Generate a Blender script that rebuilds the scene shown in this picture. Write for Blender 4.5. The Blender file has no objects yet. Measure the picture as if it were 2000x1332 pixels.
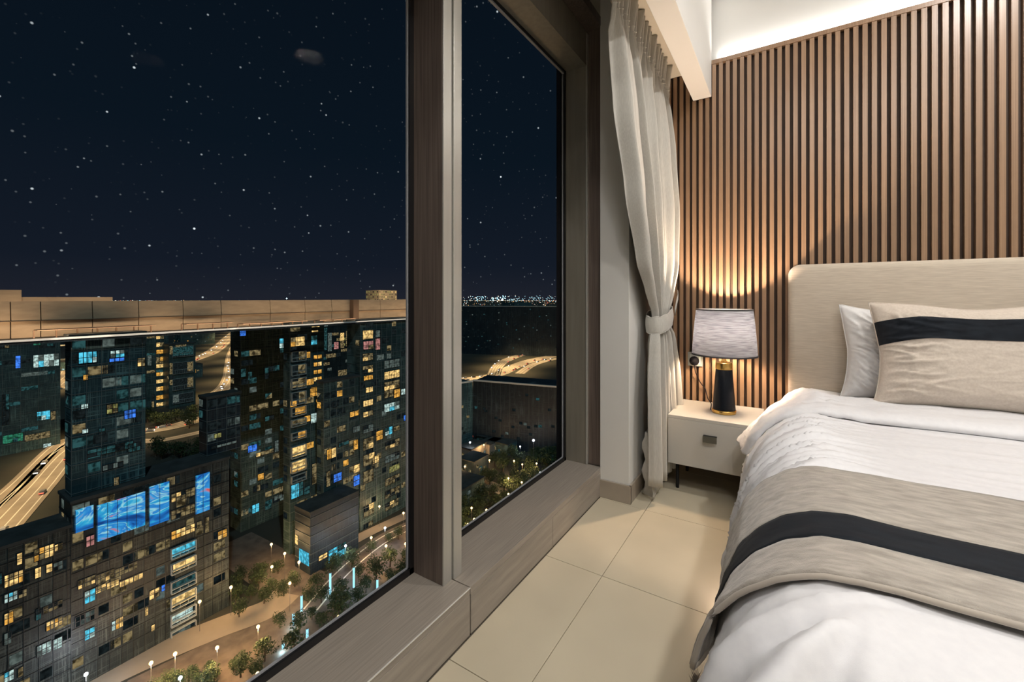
import bpy, math, random
from mathutils import Vector, noise

S = bpy.context.scene
COL = S.collection
R = random.Random(7)
PI = math.pi

# ------------------------------------------------------------------ camera
EYE = 1.06          # eye height above the bedroom floor (m)
FOC = 837.0         # focal length in pixels of a 2000 px wide frame
HOR = 581.0         # horizon row
YAW = math.atan2(535.0, FOC)
sa, ca = math.sin(YAW), math.cos(YAW)
cam = bpy.data.cameras.new('camera')
cam.sensor_width = 36.0
cam.lens = 36.0 * FOC / 2000.0
cam.shift_y = -(666.0 - HOR) / 2000.0
cam.clip_start = 0.02
cam.clip_end = 20000
co = bpy.data.objects.new('camera', cam)
COL.objects.link(co)
co.location = (0, 0, EYE)
co.rotation_euler = (PI / 2, 0, YAW)
S.camera = co

S.view_settings.view_transform = 'Standard'
S.view_settings.look = 'None'
S.view_settings.gamma = 1
S.view_settings.exposure = 0.0
try:
    S.view_settings.use_curve_mapping = False
except Exception:
    pass
S.cycles.max_bounces = 7
S.cycles.diffuse_bounces = 4
S.cycles.glossy_bounces = 3
S.cycles.transmission_bounces = 3
S.cycles.transparent_max_bounces = 12
S.cycles.sample_clamp_indirect = 6

# ------------------------------------------------------------------ night sky
def build_world():
    w = bpy.data.worlds.new('night_sky')
    S.world = w
    w.use_nodes = True
    nt = w.node_tree
    N, L = nt.nodes, nt.links
    N.clear()
    out = N.new('ShaderNodeOutputWorld')
    bg = N.new('ShaderNodeBackground')
    tc = N.new('ShaderNodeTexCoord')
    sep = N.new('ShaderNodeSeparateXYZ')
    L.new(tc.outputs['Generated'], sep.inputs[0])
    ramp = N.new('ShaderNodeValToRGB')
    e = ramp.color_ramp.elements
    e[0].position = 0.0; e[0].color = (.0125, .0150, .0235, 1)
    e[1].position = 0.75; e[1].color = (.0022, .0050, .0095, 1)
    m = ramp.color_ramp.elements.new(0.07); m.color = (.0068, .0105, .0190, 1)
    m = ramp.color_ramp.elements.new(0.30); m.color = (.0032, .0075, .0140, 1)
    L.new(sep.outputs['Z'], ramp.inputs[0])
    # stars
    total = None
    for scale, rad, gain, seed in ((26.0, .060, 1.6, 0.0), (44.0, .095, .7, 3.7), (80.0, .15, .16, 1.9)):
        mp = N.new('ShaderNodeMapping'); mp.inputs['Location'].default_value = (seed, seed * .7, seed * .3)
        L.new(tc.outputs['Generated'], mp.inputs[0])
        vo = N.new('ShaderNodeTexVoronoi'); vo.inputs['Scale'].default_value = scale
        L.new(mp.outputs[0], vo.inputs['Vector'])
        mr = N.new('ShaderNodeMapRange')
        mr.inputs['From Min'].default_value = rad; mr.inputs['From Max'].default_value = rad * .35
        mr.inputs['To Min'].default_value = 0; mr.inputs['To Max'].default_value = 1
        L.new(vo.outputs['Distance'], mr.inputs['Value'])
        sc = N.new('ShaderNodeSeparateColor'); L.new(vo.outputs['Color'], sc.inputs[0])
        pw = N.new('ShaderNodeMath'); pw.operation = 'POWER'; pw.inputs[1].default_value = 3.0
        L.new(sc.outputs[0], pw.inputs[0])
        mu = N.new('ShaderNodeMath'); mu.operation = 'MULTIPLY'
        L.new(mr.outputs[0], mu.inputs[0]); L.new(pw.outputs[0], mu.inputs[1])
        mg = N.new('ShaderNodeMath'); mg.operation = 'MULTIPLY'; mg.inputs[1].default_value = gain
        L.new(mu.outputs[0], mg.inputs[0])
        if total is None:
            total = mg
        else:
            ad = N.new('ShaderNodeMath'); ad.operation = 'ADD'
            L.new(total.outputs[0], ad.inputs[0]); L.new(mg.outputs[0], ad.inputs[1]); total = ad
    mix = N.new('ShaderNodeMix'); mix.data_type = 'RGBA'; mix.blend_type = 'ADD'
    mix.inputs[0].default_value = 1.0
    L.new(ramp.outputs[0], mix.inputs[6])
    cmb = N.new('ShaderNodeCombineColor')
    for i, g in enumerate((.85, .95, 1.0)):
        t = N.new('ShaderNodeMath'); t.operation = 'MULTIPLY'; t.inputs[1].default_value = g
        L.new(total.outputs[0], t.inputs[0]); L.new(t.outputs[0], cmb.inputs[i])
    L.new(cmb.outputs[0], mix.inputs[7])
    L.new(mix.outputs[2], bg.inputs[0])
    bg.inputs[1].default_value = 1.0
    L.new(bg.outputs[0], out.inputs[0])
build_world()

def light(kind, name, loc, power, color, size=.1, size_y=None, rot=None, target=None, spread=None, spot=None, blend=.5):
    ld = bpy.data.lights.new(name, kind)
    ld.energy = power
    ld.color = color
    if kind == 'AREA':
        ld.size = size
        if size_y:
            ld.shape = 'RECTANGLE'; ld.size_y = size_y
        else:
            ld.shape = 'DISK'
        if spread: ld.spread = spread
    elif kind == 'SPOT':
        ld.shadow_soft_size = size; ld.spot_size = spot or 1.5; ld.spot_blend = blend
    elif kind == 'POINT':
        ld.shadow_soft_size = size
    o = bpy.data.objects.new(name, ld)
    COL.objects.link(o)
    o.location = loc
    if target is not None:
        o.rotation_euler = (Vector(target) - Vector(loc)).to_track_quat('-Z', 'Y').to_euler()
    elif rot: o.rotation_euler = rot
    return o

# unseen fill light added to brighten the city facades
facade_fill = bpy.data.lights.new('facade_fill', 'SUN'); facade_fill.energy = .55; facade_fill.color = (.55, .88, 1.0); facade_fill.angle = .02
mo = bpy.data.objects.new('facade_fill', facade_fill); COL.objects.link(mo)
mo.rotation_euler = Vector((-.62, .30, -.72)).to_track_quat('-Z', 'Y').to_euler()

# recessed ceiling lights of the bedroom (the fittings are built with the ceiling)
DOWN = [(1.00, 1.95), (1.00, .55), (.15, .35), (2.1, 1.3), (.6, -.9)]
WHITE = (1.0, .965, .925)
for i, (x, y) in enumerate(DOWN):
    light('AREA', 'downlight_glow', (x, y, 2.925), (22, 18, 13, 11, 12)[i], WHITE, size=.20, rot=(0, 0, 0))
# broad fill light added under the ceiling, with no fitting
light('AREA', 'room_fill', (1.3, -.2, 2.92), 10, (1.0, .97, .94), size=1.8, size_y=1.2, rot=(0, 0, 0))
# cove strip on top of the slatted panel
light('AREA', 'cove_glow', (1.26, 2.905, 2.53), 9, (1.0, .97, .94), size=3.2, size_y=.03, rot=(PI * .97, 0, 0))
light('AREA', 'cove_glow', (-.33, 1.2, 2.935), 3, (1.0, .97, .94), size=.05, size_y=3.2, rot=(0, 0, 0))
# bedside lamp bulb
LAMP = (-.29, 2.64)

# ------------------------------------------------------------------ helpers
def ray(u, v):
    k = (u - 1000.0) / FOC
    return Vector((-sa + ca * k, ca + sa * k, (HOR - v) / FOC))
GZ = EYE - 90.0     # street level
def gnd(u, v, z=None):
    z = GZ if z is None else z
    r = ray(u, v); t = (z - EYE) / r.z
    return Vector((r.x * t, r.y * t, z))
def onx(u, v, x):
    r = ray(u, v); t = x / r.x
    return (r.y * t, EYE + r.z * t)      # -> Y, z
def yof(u, x):
    r = ray(u, 581); return r.y * x / r.x
def at(u, d):
    k = (u - 1000.0) / FOC
    return (d * (-sa + ca * k), d * (ca + sa * k))

MAT = {}
def mat(name, color=(.5, .5, .5), rough=.5, metal=0.0, spec=.5, noise_amt=0.0, noise_scale=(20, 20, 20), bump=0.0, bump_scale=None,
        emit=None, estr=0.0, sheen=0.0, color2=None, detail=3.0, coat=0.0, coords='Object'):
    if name in MAT: return MAT[name]
    m = bpy.data.materials.new(name); m.use_nodes = True
    N, L = m.node_tree.nodes, m.node_tree.links
    b = N['Principled BSDF']
    b.inputs['Base Color'].default_value = (*color, 1)
    b.inputs['Roughness'].default_value = rough
    b.inputs['Metallic'].default_value = metal
    b.inputs['Specular IOR Level'].default_value = spec
    if sheen: b.inputs['Sheen Weight'].default_value = sheen
    if coat: b.inputs['Coat Weight'].default_value = coat
    if emit:
        b.inputs['Emission Color'].default_value = (*emit, 1)
        b.inputs['Emission Strength'].default_value = estr
    if noise_amt or color2 or bump:
        tc = N.new('ShaderNodeTexCoord')
        mp = N.new('ShaderNodeMapping'); mp.inputs['Scale'].default_value = noise_scale
        L.new(tc.outputs[coords], mp.inputs[0])
        nz = N.new('ShaderNodeTexNoise'); nz.inputs['Scale'].default_value = 1.0; nz.inputs['Detail'].default_value = detail
        L.new(mp.outputs[0], nz.inputs['Vector'])
        if noise_amt or color2:
            r = N.new('ShaderNodeValToRGB')
            c2 = color2 or tuple(min(1, c * (1 + noise_amt)) for c in color)
            c1 = color if color2 else tuple(c * (1 - noise_amt) for c in color)
            r.color_ramp.elements[0].position = .32; r.color_ramp.elements[0].color = (*c1, 1)
            r.color_ramp.elements[1].position = .68; r.color_ramp.elements[1].color = (*c2, 1)
            L.new(nz.outputs[0], r.inputs[0]); L.new(r.outputs[0], b.inputs['Base Color'])
        if bump:
            src = nz
            if bump_scale:
                mp2 = N.new('ShaderNodeMapping'); mp2.inputs['Scale'].default_value = bump_scale
                L.new(tc.outputs[coords], mp2.inputs[0])
                src = N.new('ShaderNodeTexNoise'); src.inputs['Scale'].default_value = 1.0; src.inputs['Detail'].default_value = 2
                L.new(mp2.outputs[0], src.inputs['Vector'])
            bp = N.new('ShaderNodeBump'); bp.inputs['Strength'].default_value = bump; bp.inputs['Distance'].default_value = .002
            L.new(src.outputs[0], bp.inputs['Height']); L.new(bp.outputs[0], b.inputs['Normal'])
    MAT[name] = m
    return m

def emat(name, color, strength, var=0.0, scale=(.9, .9, .9)):
    """something that gives light; var breaks it up like a furnished room behind glass"""
    if name in MAT: return MAT[name]
    m = bpy.data.materials.new(name); m.use_nodes = True
    N, L = m.node_tree.nodes, m.node_tree.links
    N.clear()
    out = N.new('ShaderNodeOutputMaterial'); em = N.new('ShaderNodeEmission')
    em.inputs[0].default_value = (*color, 1); em.inputs[1].default_value = strength
    if var:
        tc = N.new('ShaderNodeTexCoord'); mp = N.new('ShaderNodeMapping'); mp.inputs['Scale'].default_value = scale
        L.new(tc.outputs['Object'], mp.inputs[0])
        nz = N.new('ShaderNodeTexNoise'); nz.inputs['Scale'].default_value = 1.0; nz.inputs['Detail'].default_value = 2
        L.new(mp.outputs[0], nz.inputs['Vector'])
        mr = N.new('ShaderNodeMapRange'); mr.inputs['From Min'].default_value = .38; mr.inputs['From Max'].default_value = .62
        mr.inputs['To Min'].default_value = strength * (1 - var); mr.inputs['To Max'].default_value = strength * (1 + var)
        L.new(nz.outputs[0], mr.inputs['Value']); L.new(mr.outputs[0], em.inputs[1])
    L.new(em.outputs[0], out.inputs[0])
    m.cycles.emission_sampling = 'NONE'
    MAT[name] = m
    return m

class MB:
    """collects geometry for ONE mesh"""
    def __init__(s): s.v = []; s.f = []; s.mi = []; s.m = []
    def _m(s, m):
        if m is None: return 0
        if m not in s.m: s.m.append(m)
        return s.m.index(m)
    def box(s, x0, x1, y0, y1, z0, z1, m=None):
        b = len(s.v); i = s._m(m)
        s.v += [(x0, y0, z0), (x1, y0, z0), (x1, y1, z0), (x0, y1, z0), (x0, y0, z1), (x1, y0, z1), (x1, y1, z1), (x0, y1, z1)]
        for f in ((0, 3, 2, 1), (4, 5, 6, 7), (0, 1, 5, 4), (1, 2, 6, 5), (2, 3, 7, 6), (3, 0, 4, 7)):
            s.f.append(tuple(b + q for q in f)); s.mi.append(i)
    def quad(s, a, b_, c, d, m=None):
        b = len(s.v); s.v += [tuple(a), tuple(b_), tuple(c), tuple(d)]; s.f.append((b, b + 1, b + 2, b + 3)); s.mi.append(s._m(m))
    def tri(s, a, b_, c, m=None):
        b = len(s.v); s.v += [tuple(a), tuple(b_), tuple(c)]; s.f.append((b, b + 1, b + 2)); s.mi.append(s._m(m))
    def grid(s, rows, m=None, close=False, cap=False):
        b = len(s.v); i = s._m(m); n = len(rows[0])
        for r in rows: s.v += [tuple(p) for p in r]
        for j in range(len(rows) - 1):
            for k in range(n if close else n - 1):
                k2 = (k + 1) % n
                s.f.append((b + j * n + k, b + j * n + k2, b + (j + 1) * n + k2, b + (j + 1) * n + k)); s.mi.append(i)
        if cap:
            s.f.append(tuple(b + q for q in reversed(range(n)))); s.mi.append(i)
            o = b + (len(rows) - 1) * n
            s.f.append(tuple(o + q for q in range(n))); s.mi.append(i)
    def lathe(s, prof, cx, cy, seg=32, m=None, cap=True):
        rows = [[(cx + r * math.cos(2 * PI * k / seg), cy + r * math.sin(2 * PI * k / seg), z) for k in range(seg)] for r, z in prof]
        s.grid(rows, m, close=True, cap=cap)
    def tube(s, pts, r, seg=8, m=None):
        rows = []
        pts = [Vector(p) for p in pts]
        for i, p in enumerate(pts):
            t = (pts[min(i + 1, len(pts) - 1)] - pts[max(i - 1, 0)]).normalized()
            up = Vector((0, 0, 1)) if abs(t.z) < .9 else Vector((1, 0, 0))
            a = t.cross(up).normalized(); b_ = t.cross(a).normalized()
            rr = r[i] if isinstance(r, (list, tuple)) else r
            rows.append([p + a * rr * math.cos(2 * PI * k / seg) + b_ * rr * math.sin(2 * PI * k / seg) for k in range(seg)])
        s.grid(rows, m, close=True, cap=True)
    def octa(s, c, r, m=None):
        b = len(s.v); x, y, z = c; i = s._m(m)
        s.v += [(x + r, y, z), (x - r, y, z), (x, y + r, z), (x, y - r, z), (x, y, z + r), (x, y, z - r)]
        for f in ((0, 2, 4), (2, 1, 4), (1, 3, 4), (3, 0, 4), (2, 0, 5), (1, 2, 5), (3, 1, 5), (0, 3, 5)):
            s.f.append(tuple(b + q for q in f)); s.mi.append(i)
    def build(s, name, m=None, parent=None, smooth=False, bevel=0.0, kind=None, subsurf=0, solid=0.0, label=None, origin=None):
        me = bpy.data.meshes.new(name)
        v = s.v
        if origin is not None:
            ox, oy, oz = origin; v = [(a - ox, b - oy, c - oz) for a, b, c in s.v]
        me.from_pydata(v, [], s.f); 
        ms = s.m if s.m else [m]
        for q in ms: me.materials.append(q)
        if len(ms) > 1: me.polygons.foreach_set('material_index', s.mi)
        if smooth: me.polygons.foreach_set('use_smooth', [True] * len(me.polygons))
        me.update()
        o = bpy.data.objects.new(name, me); COL.objects.link(o)
        if origin is not None: o.location = origin
        if parent is not None:
            o.parent = parent
            if origin is None: pass
            if parent.location.length > 0: o.matrix_parent_inverse = parent.matrix_basis.inverted()
        if solid:
            q = o.modifiers.new('thickness', 'SOLIDIFY'); q.thickness = solid; q.offset = -1
        if bevel:
            q = o.modifiers.new('bevel', 'BEVEL'); q.width = bevel; q.segments = 2; q.limit_method = 'ANGLE'; q.angle_limit = .6
            if not smooth:
                me.polygons.foreach_set('use_smooth', [True] * len(me.polygons))
                w = o.modifiers.new('wn', 'WEIGHTED_NORMAL'); w.keep_sharp = True
        if subsurf:
            q = o.modifiers.new('sub', 'SUBSURF'); q.levels = subsurf; q.render_levels = subsurf
        if kind: o['kind'] = kind
        if label: o['label'] = label
        return o

def thing(name, label, cat, loc=(0, 0, 0), group=None, kind=None):
    o = bpy.data.objects.new(name, None); COL.objects.link(o); o.location = loc; o.empty_display_size = .1
    o['label'] = label; o['category'] = cat
    if group: o['group'] = group
    if kind: o['kind'] = kind
    return o
def tag(o, label, cat, group=None):
    o['label'] = label; o['category'] = cat
    if group: o['group'] = group
    return o
def setting(name):
    o = bpy.data.objects.new(name, None); COL.objects.link(o); o['kind'] = 'structure'; return o
def struct(name, mb, m, parent=None, **k):
    o = mb.build(name, m, parent, **k)
    if parent is None: o['kind'] = 'structure'
    return o
def box(x0, x1, y0, y1, z0, z1):
    b = MB(); b.box(x0, x1, y0, y1, z0, z1); return b

# ------------------------------------------------------------------ materials of the room
M_WALL = mat('white_paint', (.74, .73, .70), .6, noise_amt=.02, noise_scale=(3, 3, 3))
M_CEIL = mat('ceiling_paint', (.80, .79, .76), .7, noise_amt=.01, noise_scale=(3, 3, 3))
M_BEIGE = mat('pale_beige_paint', (.66, .61, .51), .7, noise_amt=.02, noise_scale=(3, 3, 3))
M_SILL = mat('brushed_taupe_laminate', (.30, .265, .225), .33, noise_scale=(220, 5, 60), noise_amt=.14, bump=.06)
M_ALU = mat('bronze_aluminium', (.30, .275, .225), .32, metal=.35, noise_scale=(40, 40, 3), noise_amt=.08)
M_ALUL = mat('light_satin_aluminium', (.50, .49, .45), .30, metal=.45, noise_scale=(40, 40, 2), noise_amt=.05)
M_DARKALU = mat('dark_brushed_bronze', (.165, .13, .11), .38, metal=.3, noise_scale=(160, 160, 3), noise_amt=.25)
M_BLACKCLAD = mat('dark_outer_cladding', (.01, .01, .012), .5)
M_EDGEW = mat('pale_edge_highlight', (.85, .84, .80), .25, metal=.3)
M_GASKET = mat('black_rubber', (.004, .004, .005), .45)
M_EDGE = mat('glass_highlight_grey', (.30, .31, .33), .4)
M_TILE = mat('beige_porcelain', (.56, .50, .375), .26, noise_scale=(2.2, 2.2, 2.2), noise_amt=.07, bump=.03, bump_scale=(30, 30, 30), coords='Object')
M_GROUT = mat('grout', (.13, .11, .085), .8)
M_BASE = mat('taupe_skirting_tile', (.36, .31, .25), .4, noise_scale=(8, 8, 8), noise_amt=.08)
def wood(name, c1, c2):
    m = bpy.data.materials.new(name); m.use_nodes = True; MAT[name] = m
    N, L = m.node_tree.nodes, m.node_tree.links; b = N['Principled BSDF']
    b.inputs['Roughness'].default_value = .34; b.inputs['Specular IOR Level'].default_value = .7
    tc = N.new('ShaderNodeTexCoord'); oi = N.new('ShaderNodeObjectInfo')
    ad = N.new('ShaderNodeVectorMath'); ad.operation = 'ADD'
    cm = N.new('ShaderNodeCombineXYZ'); mu = N.new('ShaderNodeMath'); mu.operation = 'MULTIPLY'; mu.inputs[1].default_value = 37.0
    L.new(oi.outputs['Random'], mu.inputs[0]); L.new(mu.outputs[0], cm.inputs[2]); L.new(mu.outputs[0], cm.inputs[0])
    L.new(tc.outputs['Object'], ad.inputs[0]); L.new(cm.outputs[0], ad.inputs[1])
    mp = N.new('ShaderNodeMapping'); mp.inputs['Scale'].default_value = (320, 320, 3.0); L.new(ad.outputs[0], mp.inputs[0])
    nz = N.new('ShaderNodeTexNoise'); nz.inputs['Scale'].default_value = 1; nz.inputs['Detail'].default_value = 4
    L.new(mp.outputs[0], nz.inputs['Vector'])
    r = N.new('ShaderNodeValToRGB'); r.color_ramp.elements[0].position = .3; r.color_ramp.elements[0].color = (*c1, 1)
    r.color_ramp.elements[1].position = .7; r.color_ramp.elements[1].color = (*c2, 1)
    L.new(nz.outputs[0], r.inputs[0])
    hv = N.new('ShaderNodeHueSaturation'); ml = N.new('ShaderNodeMapRange'); ml.inputs['To Min'].default_value = .88; ml.inputs['To Max'].default_value = 1.1
    L.new(oi.outputs['Random'], ml.inputs['Value']); L.new(ml.outputs[0], hv.inputs['Value']); L.new(r.outputs[0], hv.inputs['Color'])
    L.new(hv.outputs[0], b.inputs['Base Color'])
    bp = N.new('ShaderNodeBump'); bp.inputs['Strength'].default_value = .12; bp.inputs['Distance'].default_value = .001
    L.new(nz.outputs[0], bp.inputs['Height']); L.new(bp.outputs[0], b.inputs['Normal'])
    return m
M_WOOD = wood('walnut_slat', (.215, .125, .070), (.35, .22, .13))
M_WOODB = mat('dark_walnut_backing', (.060, .034, .020), .6, noise_scale=(90, 90, 3), noise_amt=.2)

# ------------------------------------------------------------------ floor
fl = setting('floor')
box(-1.1, 3.3, -2.6, 2.95, -.12, -.006).build('screed', M_GROUT, fl)
tm = {}
for i in range(-1, 6):
    for j in range(-6, 5):
        x0, y0 = -.59 + .6 * i, .96 + .6 * (j - 1)
        x1, y1 = x0 + .6, y0 + .6
        x0c, x1c, y0c, y1c = max(x0, -.832), min(x1, 3.2), max(y0, -2.5), min(y1, 2.89)
        if x1c - x0c < .02 or y1c - y0c < .02: continue
        g = .0011
        o = box(x0c + g, x1c - g, y0c + g, y1c - g, -.012, 0).build('tile', M_TILE, fl, bevel=.0012)

# ------------------------------------------------------------------ window wall
XG = -1.043        # glass plane
def make_glass(name, tint=(1, 1, 1), refl=.00006):
    m = bpy.data.materials.new(name); m.use_nodes = True; MAT[name] = m
    N, L = m.node_tree.nodes, m.node_tree.links; N.clear()
    out = N.new('ShaderNodeOutputMaterial'); mx = N.new('ShaderNodeMixShader')
    t = N.new('ShaderNodeBsdfTransparent'); t.inputs[0].default_value = (*tint, 1)
    g = N.new('ShaderNodeBsdfGlossy'); g.inputs['Roughness'].default_value = .015
    lw = N.new('ShaderNodeLayerWeight'); lw.inputs[0].default_value = .12
    ma = N.new('ShaderNodeMath'); ma.operation = 'MULTIPLY'; ma.inputs[1].default_value = refl
    ad = N.new('ShaderNodeMath'); ad.operation = 'ADD'; ad.inputs[1].default_value = refl
    L.new(lw.outputs['Facing'], ma.inputs[0]); L.new(ma.outputs[0], ad.inputs[0]); L.new(ad.outputs[0], mx.inputs[0])
    L.new(t.outputs[0], mx.inputs[1]); L.new(g.outputs[0], mx.inputs[2]); L.new(mx.outputs[0], out.inputs[0])
    return m
M_GLASS = make_glass('window_glass')

HZ = 2.325        # glass head
def window(name, y0, y1):
    w = setting(name)
    box(XG - .022, XG - .010, y0 - .01, y1 + .01, .13, HZ + .01).build('pane', M_GLASS, w)
    b = MB(); g = .022
    for (a, c, e, f) in ((y0, y1, .148, .148 + g), (y0, y1, HZ - .014, HZ), (y0, y0 + .010, .15, HZ), (y1 - .020, y1, .15, HZ)):
        b.box(XG - .010, XG + .006, a, c, e, f)
    b.build('gasket', M_GASKET, w)
    b = MB()
    b.box(XG - .008, XG - .002, y0, y1, .170, .1735); b.box(XG - .009, XG - .002, y1 - .024, y1 - .020, .17, HZ - .014)
    b.box(XG - .008, XG + .002, y0, y1, HZ - .020, HZ - .014)
    b.build('glass_highlight', M_EDGE, w)  # grey lines painting the highlight along the glass edge
    return w
w1 = window('window_1', -1.02, 1.022)
w2 = window('window_2', 1.10, 2.185)
w3 = window('window_3', -2.5, -1.10)
def mullion(y, parent):
    box(XG - .03, -.913, y, y + .0405, .15, HZ + .02).build('mullion', M_DARKALU, parent, bevel=.0015)
    box(-.9135, -.908, y + .0005, y + .040, .15, HZ).build('mullion_cap', M_ALUL, parent, bevel=.001)
    box(XG - .03, -.902, y + .0435, y + .083, .15, HZ + .02).build('mullion', M_ALUL, parent, bevel=.0015)
mullion(1.020, w1); mullion(-1.10, w3)
# jamb towards the corner pillar
box(XG - .03, -.917, 2.19, 2.26, .15, HZ + .02).build('jamb', M_ALU, w2, bevel=.001)
box(-.921, -.912, 2.186, 2.26, .15, 2.50).build('jamb_highlight', M_ALUL, w2, bevel=.0015)  # light strip standing in for the highlight on the jamb edge
box(-.912, -.834, 2.204, 2.26, .15, 2.52).build('jamb', M_DARKALU, w2, bevel=.001)
# head of the windows: soffit and stepped fascia
hd = setting('trim_1')
box(-1.066, -.917, -2.6, 2.26, HZ, 2.51).build('head_soffit', M_ALU, hd, bevel=.001)
box(-1.066, -.834, -2.6, 2.26, 2.5115, 2.56).build('head_fascia', M_DARKALU, hd)
wv = setting('wall_window')
box(-1.06, -.836, -2.6, 2.95, 2.562, 3.0).build('upper_wall', M_BEIGE, wv)
box(-1.06, -.838, 2.262, 2.95, -.1, 2.56).build('side_wall', M_BEIGE, wv)
box(-1.074, -1.0605, -2.6, 2.95, -.6, .13).build('outer_cladding', M_BLACKCLAD, wv)
box(-1.10, -1.0605, 2.19, 2.95, .13, 3.0).build('outer_cladding', M_BLACKCLAD, wv)
# sills: top board + front panels
def sill(name, y0, y1, joints):
    s = setting(name)
    box(XG - .03, -.835, y0, y1, .128, .150).build('sill_board', M_SILL, s, bevel=.0012)
    e = [y0] + joints + [y1]
    for a, c in zip(e[:-1], e[1:]):
        box(-.86, -.834, a + .0012, c - .0012, .002, .1275).build('front_panel', M_SILL, s, bevel=.0008)
    box(-1.06, -.861, y0, y1, -.1, .127).build('core', M_WOODB, s)
    if name.endswith('1'): box(-.8352, -.8325, y0, y1, .1478, .1508).build('edge_highlight', M_EDGEW, s)  # pale strip painting the highlight along the board's front edge
sill('windowsill_1', -2.5, 1.0615, [-1.35, -.2])
sill('windowsill_2', 1.0645, 2.20, [1.627])

# corner pillar + its skirting
struct('wall_pillar', box(-.837, -.68, 2.183, 2.95, .0, 2.95), M_WALL, bevel=.002)
bs = setting('baseboard_pillar')
box(-.842, -.668, 2.170, 2.1825, 0, .093).build('skirting_tile', M_BASE, bs, bevel=.0015)
box(-.6795, -.668, 2.171, 2.86, 0, .093).build('skirting_tile', M_BASE, bs, bevel=.0015)

# ceiling: high field, dropped beam, curtain pocket
ceil = struct('ceiling', box(-1.1, 3.3, -2.6, 2.96, 2.95, 3.05), M_CEIL)
struct('ceiling_beam', box(-.488, -.383, -2.6, 2.862, 2.285, 2.95), M_CEIL, bevel=.003)
struct('ceiling_curtain_pocket', box(-.70, -.487, -2.6, 2.862, 2.462, 2.95), M_BEIGE)
# upper wall, side walls
struct('wall_headboard_upper', box(-.84, 3.3, 2.915, 3.05, -.1, 3.0), M_WALL)
struct('wall_right', box(3.2, 3.3, -2.6, 2.95, -.1, 3.0), M_WALL)
struct('wall_rear', box(-1.1, 3.3, -2.6, -2.5, -.1, 3.0), M_WALL)
M_DIFF = emat('lit_diffuser', (1.0, .95, .86), 2.0)
M_TRIMW = mat('white_metal', (.8, .8, .8), .4)
for x, y in DOWN:
    t = thing('ceiling_downlight', 'round recessed downlight in the white bedroom ceiling', 'light', (x, y, 2.95), 'recessed downlights in the bedroom ceiling')
    b = MB(); b.lathe([(.102, 2.951), (.120, 2.948), (.124, 2.940), (.116, 2.938), (.104, 2.942)], x, y, 28, cap=False); b.build('ring', M_TRIMW, t, smooth=True)
    b = MB(); b.lathe([(.103, 2.9455), (.103, 2.950)], x, y, 28); b.build('diffuser', M_DIFF, t)

# slatted wall panel
WY = 2.862
sw = setting('wall_slats')
box(-.679, 3.18, 2.888, 2.906, 0, 2.500).build('backing_panel', M_WOODB, sw)
x = -.670
proto = None
PITCH = .03766
k0 = round((x + .3315) / PITCH)
n = 0
while True:
    xc = -.3315 + PITCH * (k0 + n)
    if xc > 1.75: break
    if proto is None:
        bb = MB(); bb.box(-.0105, .0105, 0, .0262, 0, 1)
        proto = bb.build('slat', M_WOOD, sw, bevel=.0)
        sl = proto
    else:
        sl = proto.copy(); COL.objects.link(sl)
    top = 2.481 if xc > -.383 else (2.284 if xc > -.488 else 2.460)
    sl.location = (xc, WY, .002); sl.scale = (1, 1, top - .002)
    n += 1
box(-.383, 3.18, WY - .003, 2.8882, 2.482, 2.507).build('top_rail', M_WOOD, sw, bevel=.001)

# ------------------------------------------------------------------ power socket, plug and cord
sx = -.475
so = thing('wall_socket', 'pale square wall socket on the wood slats behind the table lamp', 'socket', (sx, WY, .68))
box(sx - .043, sx + .043, WY - .010, WY - .0005, .634, .720).build('face_plate', mat('satin_steel_plate', (.55, .60, .58), .25, metal=.5), so, bevel=.002)
box(sx - .030, sx + .030, WY - .0125, WY - .0099, .648, .706).build('socket_insert', mat('socket_white', (.7, .75, .72), .4), so, bevel=.001)
pl = thing('power_plug', 'round black power plug in the wall socket with thin cord to the lamp', 'plug', (sx - .004, WY - .013, .675))
b = MB(); rows = []
for i in range(9):
    a = PI * i / 8 * .5; rows.append([(sx - .004 + .029 * math.cos(a) * math.cos(2 * PI * k / 20), WY - .013 - .030 * math.sin(a), .667 + .029 * math.cos(a) * math.sin(2 * PI * k / 20)) for k in range(20)])
b.grid(rows, close=True, cap=True); b.build('plug_body', mat('black_plastic', (.006, .006, .010), .6, spec=.2), pl, smooth=True)
b = MB(); b.tube([(sx - .003, WY - .022, .645), (sx + .004, WY - .024, .60), (sx + .03, WY - .02, .54), (sx + .06, WY - .016, .50), (sx + .075, WY - .03, .447), (sx + .10, WY - .06, .4245), (LAMP[0] - .07, LAMP[1] + .02, .4245)], .0028, 6)
b.build('cord', mat('black_plastic'), pl, smooth=True)

# ------------------------------------------------------------------ nightstand
M_LAC = mat('greige_lacquer', (.50, .485, .445), .38, noise_scale=(2, 2, 2), noise_amt=.02)
M_BLK = mat('matt_black_metal', (.012, .012, .013), .42, metal=.4)
NX0, NX1, NY0, NY1 = -.545, -.105, 2.44, 2.858
ns = thing('nightstand', 'pale greige one-drawer nightstand on thin black legs beside the bed', 'nightstand', ((NX0 + NX1) / 2, (NY0 + NY1) / 2, 0))
b = MB(); b.box(NX0, NX1, NY0 + .001, NY1, .402, .42); b.box(NX0, NX0 + .018, NY0 + .02, NY1, .157, .402); b.box(NX1 - .018, NX1, NY0 + .02, NY1, .157, .402)
b.box(NX0 + .018, NX1 - .018, NY0 + .02, NY1, .157, .175); b.box(NX0 + .018, NX1 - .018, NY1 - .01, NY1, .175, .402)
b.build('body', M_LAC, ns, bevel=.0015)
dr = box(NX0, NX1, NY0, NY0 + .019, .157, .4012).build('drawer', M_LAC, ns, bevel=.0015)
hx, hz = -.333, .335
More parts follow.
